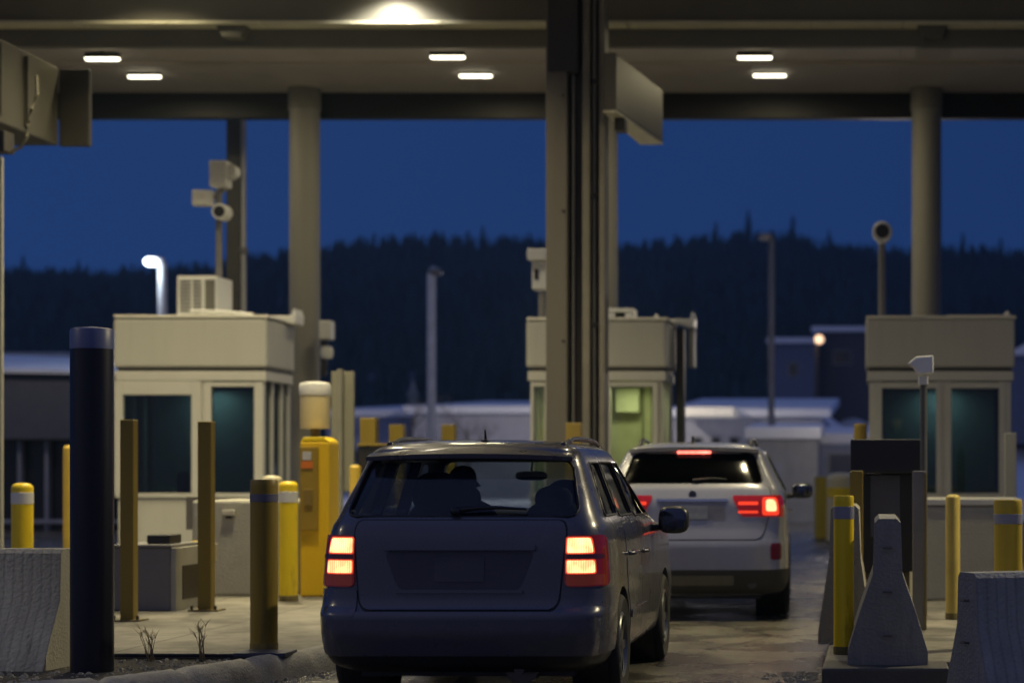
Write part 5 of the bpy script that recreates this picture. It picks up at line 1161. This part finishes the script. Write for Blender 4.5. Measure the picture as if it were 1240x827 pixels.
# left building
D = 52
lb = thing('depot_building', 'low dark building with a snowy sloping roof at far left', 'building', (X(40, D), D, 0))
x0, x1 = X(-160, D), X(190, D)
box('wall', x0, x1, D + .6, D + 14, 0, Z(452, D), M('black_glazing', (.012, .013, .018), .3), lb, .02)
box('fascia', x0, x1, D, D + .59, Z(532, D), Z(452, D), wall_dk, lb, .02)
mk('roof', [(x0, D - .2, Z(449, D)), (x1, D - .2, Z(455, D)), (x1, D + 7, Z(424, D)), (x0, D + 7, Z(414, D)), (x0, D - .2, Z(444, D)), (x1, D - .2, Z(451, D)), (x1, D + 7, Z(420, D)), (x0, D + 7, Z(410, D))],
   [(0, 1, 2, 3), (4, 5, 6, 7), (0, 1, 5, 4), (2, 3, 7, 6), (0, 3, 7, 4), (1, 2, 6, 5)], snow, lb)
box('parapet', x0, x1, D + 7.1, D + 7.4, Z(430, D), Z(413, D), M('parapet_dark', (.03, .035, .05), .7), lb, .01)
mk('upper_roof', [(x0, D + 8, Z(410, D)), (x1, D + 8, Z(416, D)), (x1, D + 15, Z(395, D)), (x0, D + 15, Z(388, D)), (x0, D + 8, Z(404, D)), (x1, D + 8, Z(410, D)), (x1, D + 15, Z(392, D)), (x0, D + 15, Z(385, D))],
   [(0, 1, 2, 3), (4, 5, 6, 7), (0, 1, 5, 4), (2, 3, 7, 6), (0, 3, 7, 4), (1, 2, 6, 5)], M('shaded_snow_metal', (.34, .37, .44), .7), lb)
for px in (15, 48, 88, 118): box('door_post', X(px, D), X(px + 4, D), D + .3, D + .55, 0, Z(533, D), wall_lt, lb, .01)
box('door_rail', X(-100, D), X(137, D), D + .2, D + .29, Z(634, D), Z(629, D), wall_lt, lb, .01)
# central long building with snow roof
rect_building('warehouse', 'long low pale building with bright snow on its roof beyond the lamp pole', 500, 690, 95, 20, 478, 501, wall_lt, [(520 + i * 28, 534 + i * 28, 540, 556, dkg) for i in range(6)])
rect_building('warehouse', 'long bluish snowy shed behind the sign panel', 395, 498, 98, 20, 484, 505, M('blue_cladding', (.22, .25, .36), .7), [(430 + i * 20, 440 + i * 20, 545, 562, dkg) for i in range(3)])
rect_building('warehouse', 'pale grey building with a lit snowy edge right of the middle booth', 815, 996, 92, 20, 474, 505, wall_lt, [(840 + i * 22, 850 + i * 22, 530, 546, dkg) for i in range(4)])
box('lit_canopy_edge', X(822, 88), X(888, 88), 88, 91.4, Z(503, 88), Z(493, 88), M('fascia_glow', (.8, .78, .7), .5, emit=(1, .9, .65), es=.12), None, origin=(X(850, 88), 88, 3)); tag(bpy.data.objects['lit_canopy_edge'], 'white canopy edge with painted-in glow on the pale building right of the middle booth', 'canopy edge')  # weak emission stands in for light falling on this edge
rect_building('shed', 'white shed with a grey door behind the right side of the silver SUV', 905, 990, 60, 5, 524, 532, M('white_cladding', (.24, .25, .27), .6), [(930, 948, 560, 640, M('grey_door', (.25, .27, .33), .6))], oh=.1)
rect_building('shed', 'blue-grey shed with a dark window left of the black reader stand', 992, 1050, 64, 5, 528, 538, M('blue_cladding', (.22, .25, .36)), [(1005, 1032, 550, 575, M('dim_pane', (.06, .07, .11), .3))], oh=.1)
rect_building('house', 'blue-grey gabled house on the snowy slope behind the globe lamp', 936, 990, 135, 10, 404, 416, M('house_blue', (.10, .125, .20), .7), [(955, 966, 440, 455, dkg)], zb=3)
rect_building('house', 'long dark house under a snowy roof left of the right booth', 990, 1075, 138, 10, 396, 402, M('house_dark', (.05, .055, .08), .7), [(1010, 1030, 425, 440, dkg)], zb=3)
rect_building('house', 'dim house at the far right edge beyond the right booth', 1225, 1320, 110, 10, 400, 430, M('house_blue', (.15, .18, .28)), gable=True, zb=3)
kind(snow_patch('snow_bank', X(880, 100), X(1400, 100), 100, 175, 5.0, 4), 'structure')
kind(snow_patch('snow_bank', X(985, 76), X(1080, 76), 74, 90, 2.6, 9), 'structure')
kind(snow_patch('snow_bank', X(-200, 120), X(820, 120), 112, 170, 4.2, 12), 'structure')
# snow-covered bushes and a bare tree
def bare_tree(px, D, h, label, zb=0, grp='bare trees beyond the plaza'):
    x = X(px, D); t = thing('bare_tree', label, 'tree', (x, D, zb), grp); tr = G(); cr = G()
    tr.tube([(x, D, zb), (x + .05, D, zb + h * .5), (x, D, zb + h * .75)], [.09, .06, .03], 8)
    def br(p, d, l, r_, k):
        q = p + d * l; cr.tube([p, p.lerp(q, .5) + Vector((random.uniform(-.05, .05) * l,) * 3), q], [r_, r_ * .8, r_ * .5], 5)
        if k: 
            for _ in range(3): br(q, (d + Vector((random.uniform(-.7, .7), random.uniform(-.7, .7), random.uniform(-.2, .5)))).normalized(), l * .65, r_ * .5, k - 1)
    for i in range(12):
        z_ = zb + h * random.uniform(.25, .75); a = random.uniform(0, 6.28); br(Vector((x, D, z_)), Vector((math.cos(a) * .6, math.sin(a) * .6, .7)).normalized(), h * .2, .03, 3)
    bk = M('bark', (.07, .06, .055), .9); tr.mk('trunk', bk, t, smooth=60); cr.mk('crown', bk, t, smooth=60)
random.seed(11)
bare_tree(957, 75, 3.0, 'leafless shrub tree in front of the white shed')
bare_tree(485, 90, 4.2, 'leafless tree beside the foot of the pale lamp pole, left of it')
bare_tree(566, 90, 4.6, 'leafless tree just right of the pale lamp pole')
# cars parked far off would be hidden; a snow-laden spruce by the building
def spruce_geo(g, x, y, z, h, r, rnd, tiers=7, seg=9):
    for k in range(tiers):
        t0 = k / tiers; zb_ = z + h * (.10 + .9 * t0); zt_ = z + h * min(1, .10 + .9 * (t0 + 1.75 / tiers)); rr = r * (1 - t0) ** .85 * rnd.uniform(.85, 1.12)
        ring = []; ph = rnd.uniform(0, 6.28)
        for i in range(seg * 2):
            a = ph + math.pi * i / seg; q = rr * (rnd.uniform(.85, 1.15) if i % 2 == 0 else rnd.uniform(.45, .62)); ring.append((x + q * math.cos(a), y + q * math.sin(a), zb_ - (h * .02 if i % 2 == 0 else -h * .015)))
        b = len(ring); g.add([(x, y, zt_)] + ring, [(0, i + 1, (i + 1) % b + 1) for i in range(b)])
needle = M('spruce_needles', (.018, .048, .062), .9, var=.5, scale=.12)
needle_s = M('snow_dusted_spruce', (.20, .23, .26), .9, var=.4, scale=2)
def spruce(px, D, h, r, label, mat=needle, zb=0, grp=None):
    x = X(px, D); t = thing('spruce_tree', label, 'tree', (x, D, zb), grp); rnd = random.Random(int(px)); g = G(); spruce_geo(g, x, D, zb + .4, h, r, rnd, 12, 11); g.mk('crown', mat, t)
    G().lathe([(.16, zb), (.08, zb + h * .6)], (x, D, 0), 8).mk('trunk', M('bark', (.07, .06, .055)), t, smooth=50)
spruce(500, 108, 6.0, 1.3, 'small snow-dusted spruce behind the pale lamp pole', needle_s)
# hill and forest
PR = [(-300, 338), (0, 340), (60, 338), (130, 342), (220, 342), (300, 338), (400, 328), (480, 318), (560, 308), (620, 306), (700, 312), (800, 312), (880, 303), (930, 300), (985, 306), (1040, 314), (1100, 318), (1180, 316), (1240, 324), (1500, 330)]
def prof(px):
    for i in range(len(PR) - 1):
        if PR[i][0] <= px <= PR[i + 1][0]: return lerp(PR[i][1], PR[i + 1][1], (px - PR[i][0]) / (PR[i + 1][0] - PR[i][0]))
    return PR[0][1] if px < PR[0][0] else PR[-1][1]
def hill_z(x, y):
    px = VX + x / 600 * F; top = CH - (prof(px) + 20 - HY) * 600 / F          # ground height on the crest at 600 m
    t = (y - 170) / (600 - 170)
    if t < 0: t = 0
    s_ = t * t * (3 - 2 * t) if t < 1 else 1 - (t - 1) * .3
    s_ = .35 * min(t, 1) + .65 * s_ if t < 1 else s_
    return -1 + top * s_ + 3 * noise.noise((x * .012, y * .012, 2)) * min(1, max(0, t * 3))
v = []; f = []; nx, ny = 90, 60
for j in range(ny + 1):
    for i in range(nx + 1):
        x = lerp(-480, 220, i / nx); y = lerp(165, 720, j / ny); v.append((x, y, hill_z(x, y)))
for j in range(ny):
    for i in range(nx): a = j * (nx + 1) + i; f.append((a, a + 1, a + nx + 2, a + nx + 1))
kind(mk('hill', v, f, M('hill_ground', (.05, .065, .09), .9, var=.4, scale=.05), smooth=60), 'structure')
rnd = random.Random(5); fg = G(); cnt = 0
while cnt < 8200:
    y = 200 + 430 * rnd.random() ** .8; pxx = rnd.uniform(-120, 1350); x = (pxx - VX) * y / F
    if noise.noise((x * .02, y * .012, 7)) < -.38 and y < 560 and rnd.random() < .8: continue
    h = rnd.uniform(5.5, 9.5) * (1 + .35 * noise.noise((x * .03, y * .03, 1))); z = hill_z(x, y) - .5
    spruce_geo(fg, x, y, z, h, h * rnd.uniform(.17, .25), rnd, 4, 4); cnt += 1
o = fg.mk('spruce_forest', needle); kind(o, 'stuff'); o['label'] = 'dark dense spruce forest covering the far hillside'
for px, h in ((28, 13), (95, 12), (160, 11), (432, 13), (497, 14), (585, 15), (642, 13), (818, 12), (867, 14), (906, 17), (960, 16), (1004, 13), (1166, 14), (1212, 13)):
    D = 590; h *= .92; x = X(px, D); zz = hill_z(x, D); rndd = random.Random(px); g = G(); spruce_geo(g, x, D, zz + 1, h, h * .17, rndd, 9, 7)
    t = thing('spruce_tree', 'tall spruce standing out of the hill crest ' + {28: 'at the far left edge', 95: 'above the navy post', 160: 'left of the lit street lamp', 432: 'just right of the round column', 497: 'left of the pale lamp pole', 585: 'midway between lamp pole and big column', 642: 'close left of the big column', 818: 'above the middle booth bracket', 867: 'above the silver SUV roof', 906: 'left of the tall dark lamp pole', 960: 'right of the tall dark lamp pole', 1004: 'above the globe lamp', 1166: 'right of the right round column', 1212: 'nearest the right edge'}[px], 'tree', (x, D, zz), 'spruces standing out of the hill crest')
    g.mk('crown', needle, t); G().lathe([(.25, zz - 1), (.12, zz + h * .6)], (x, D, 0), 6).mk('trunk', M('bark', (.07, .06, .055)), t)

# ------------------------------------------------------------------ cold evening air
hz = box('haze', -620, 420, -70, 800, -2.5, 130, M('haze_surface', (1, 1, 1)), None, 0)
hm = bpy.data.materials.new('haze'); hm.use_nodes = True; n = hm.node_tree.nodes; hm.node_tree.links.clear(); n.remove(n['Principled BSDF'])
pv = n.new('ShaderNodeVolumePrincipled'); pv.inputs['Color'].default_value = (.42, .68, 1, 1); pv.inputs['Density'].default_value = .00032; pv.inputs['Anisotropy'].default_value = 0
hm.node_tree.links.new(pv.outputs[0], n['Material Output'].inputs['Volume']); hz.data.materials.clear(); hz.data.materials.append(hm); kind(hz, 'stuff')
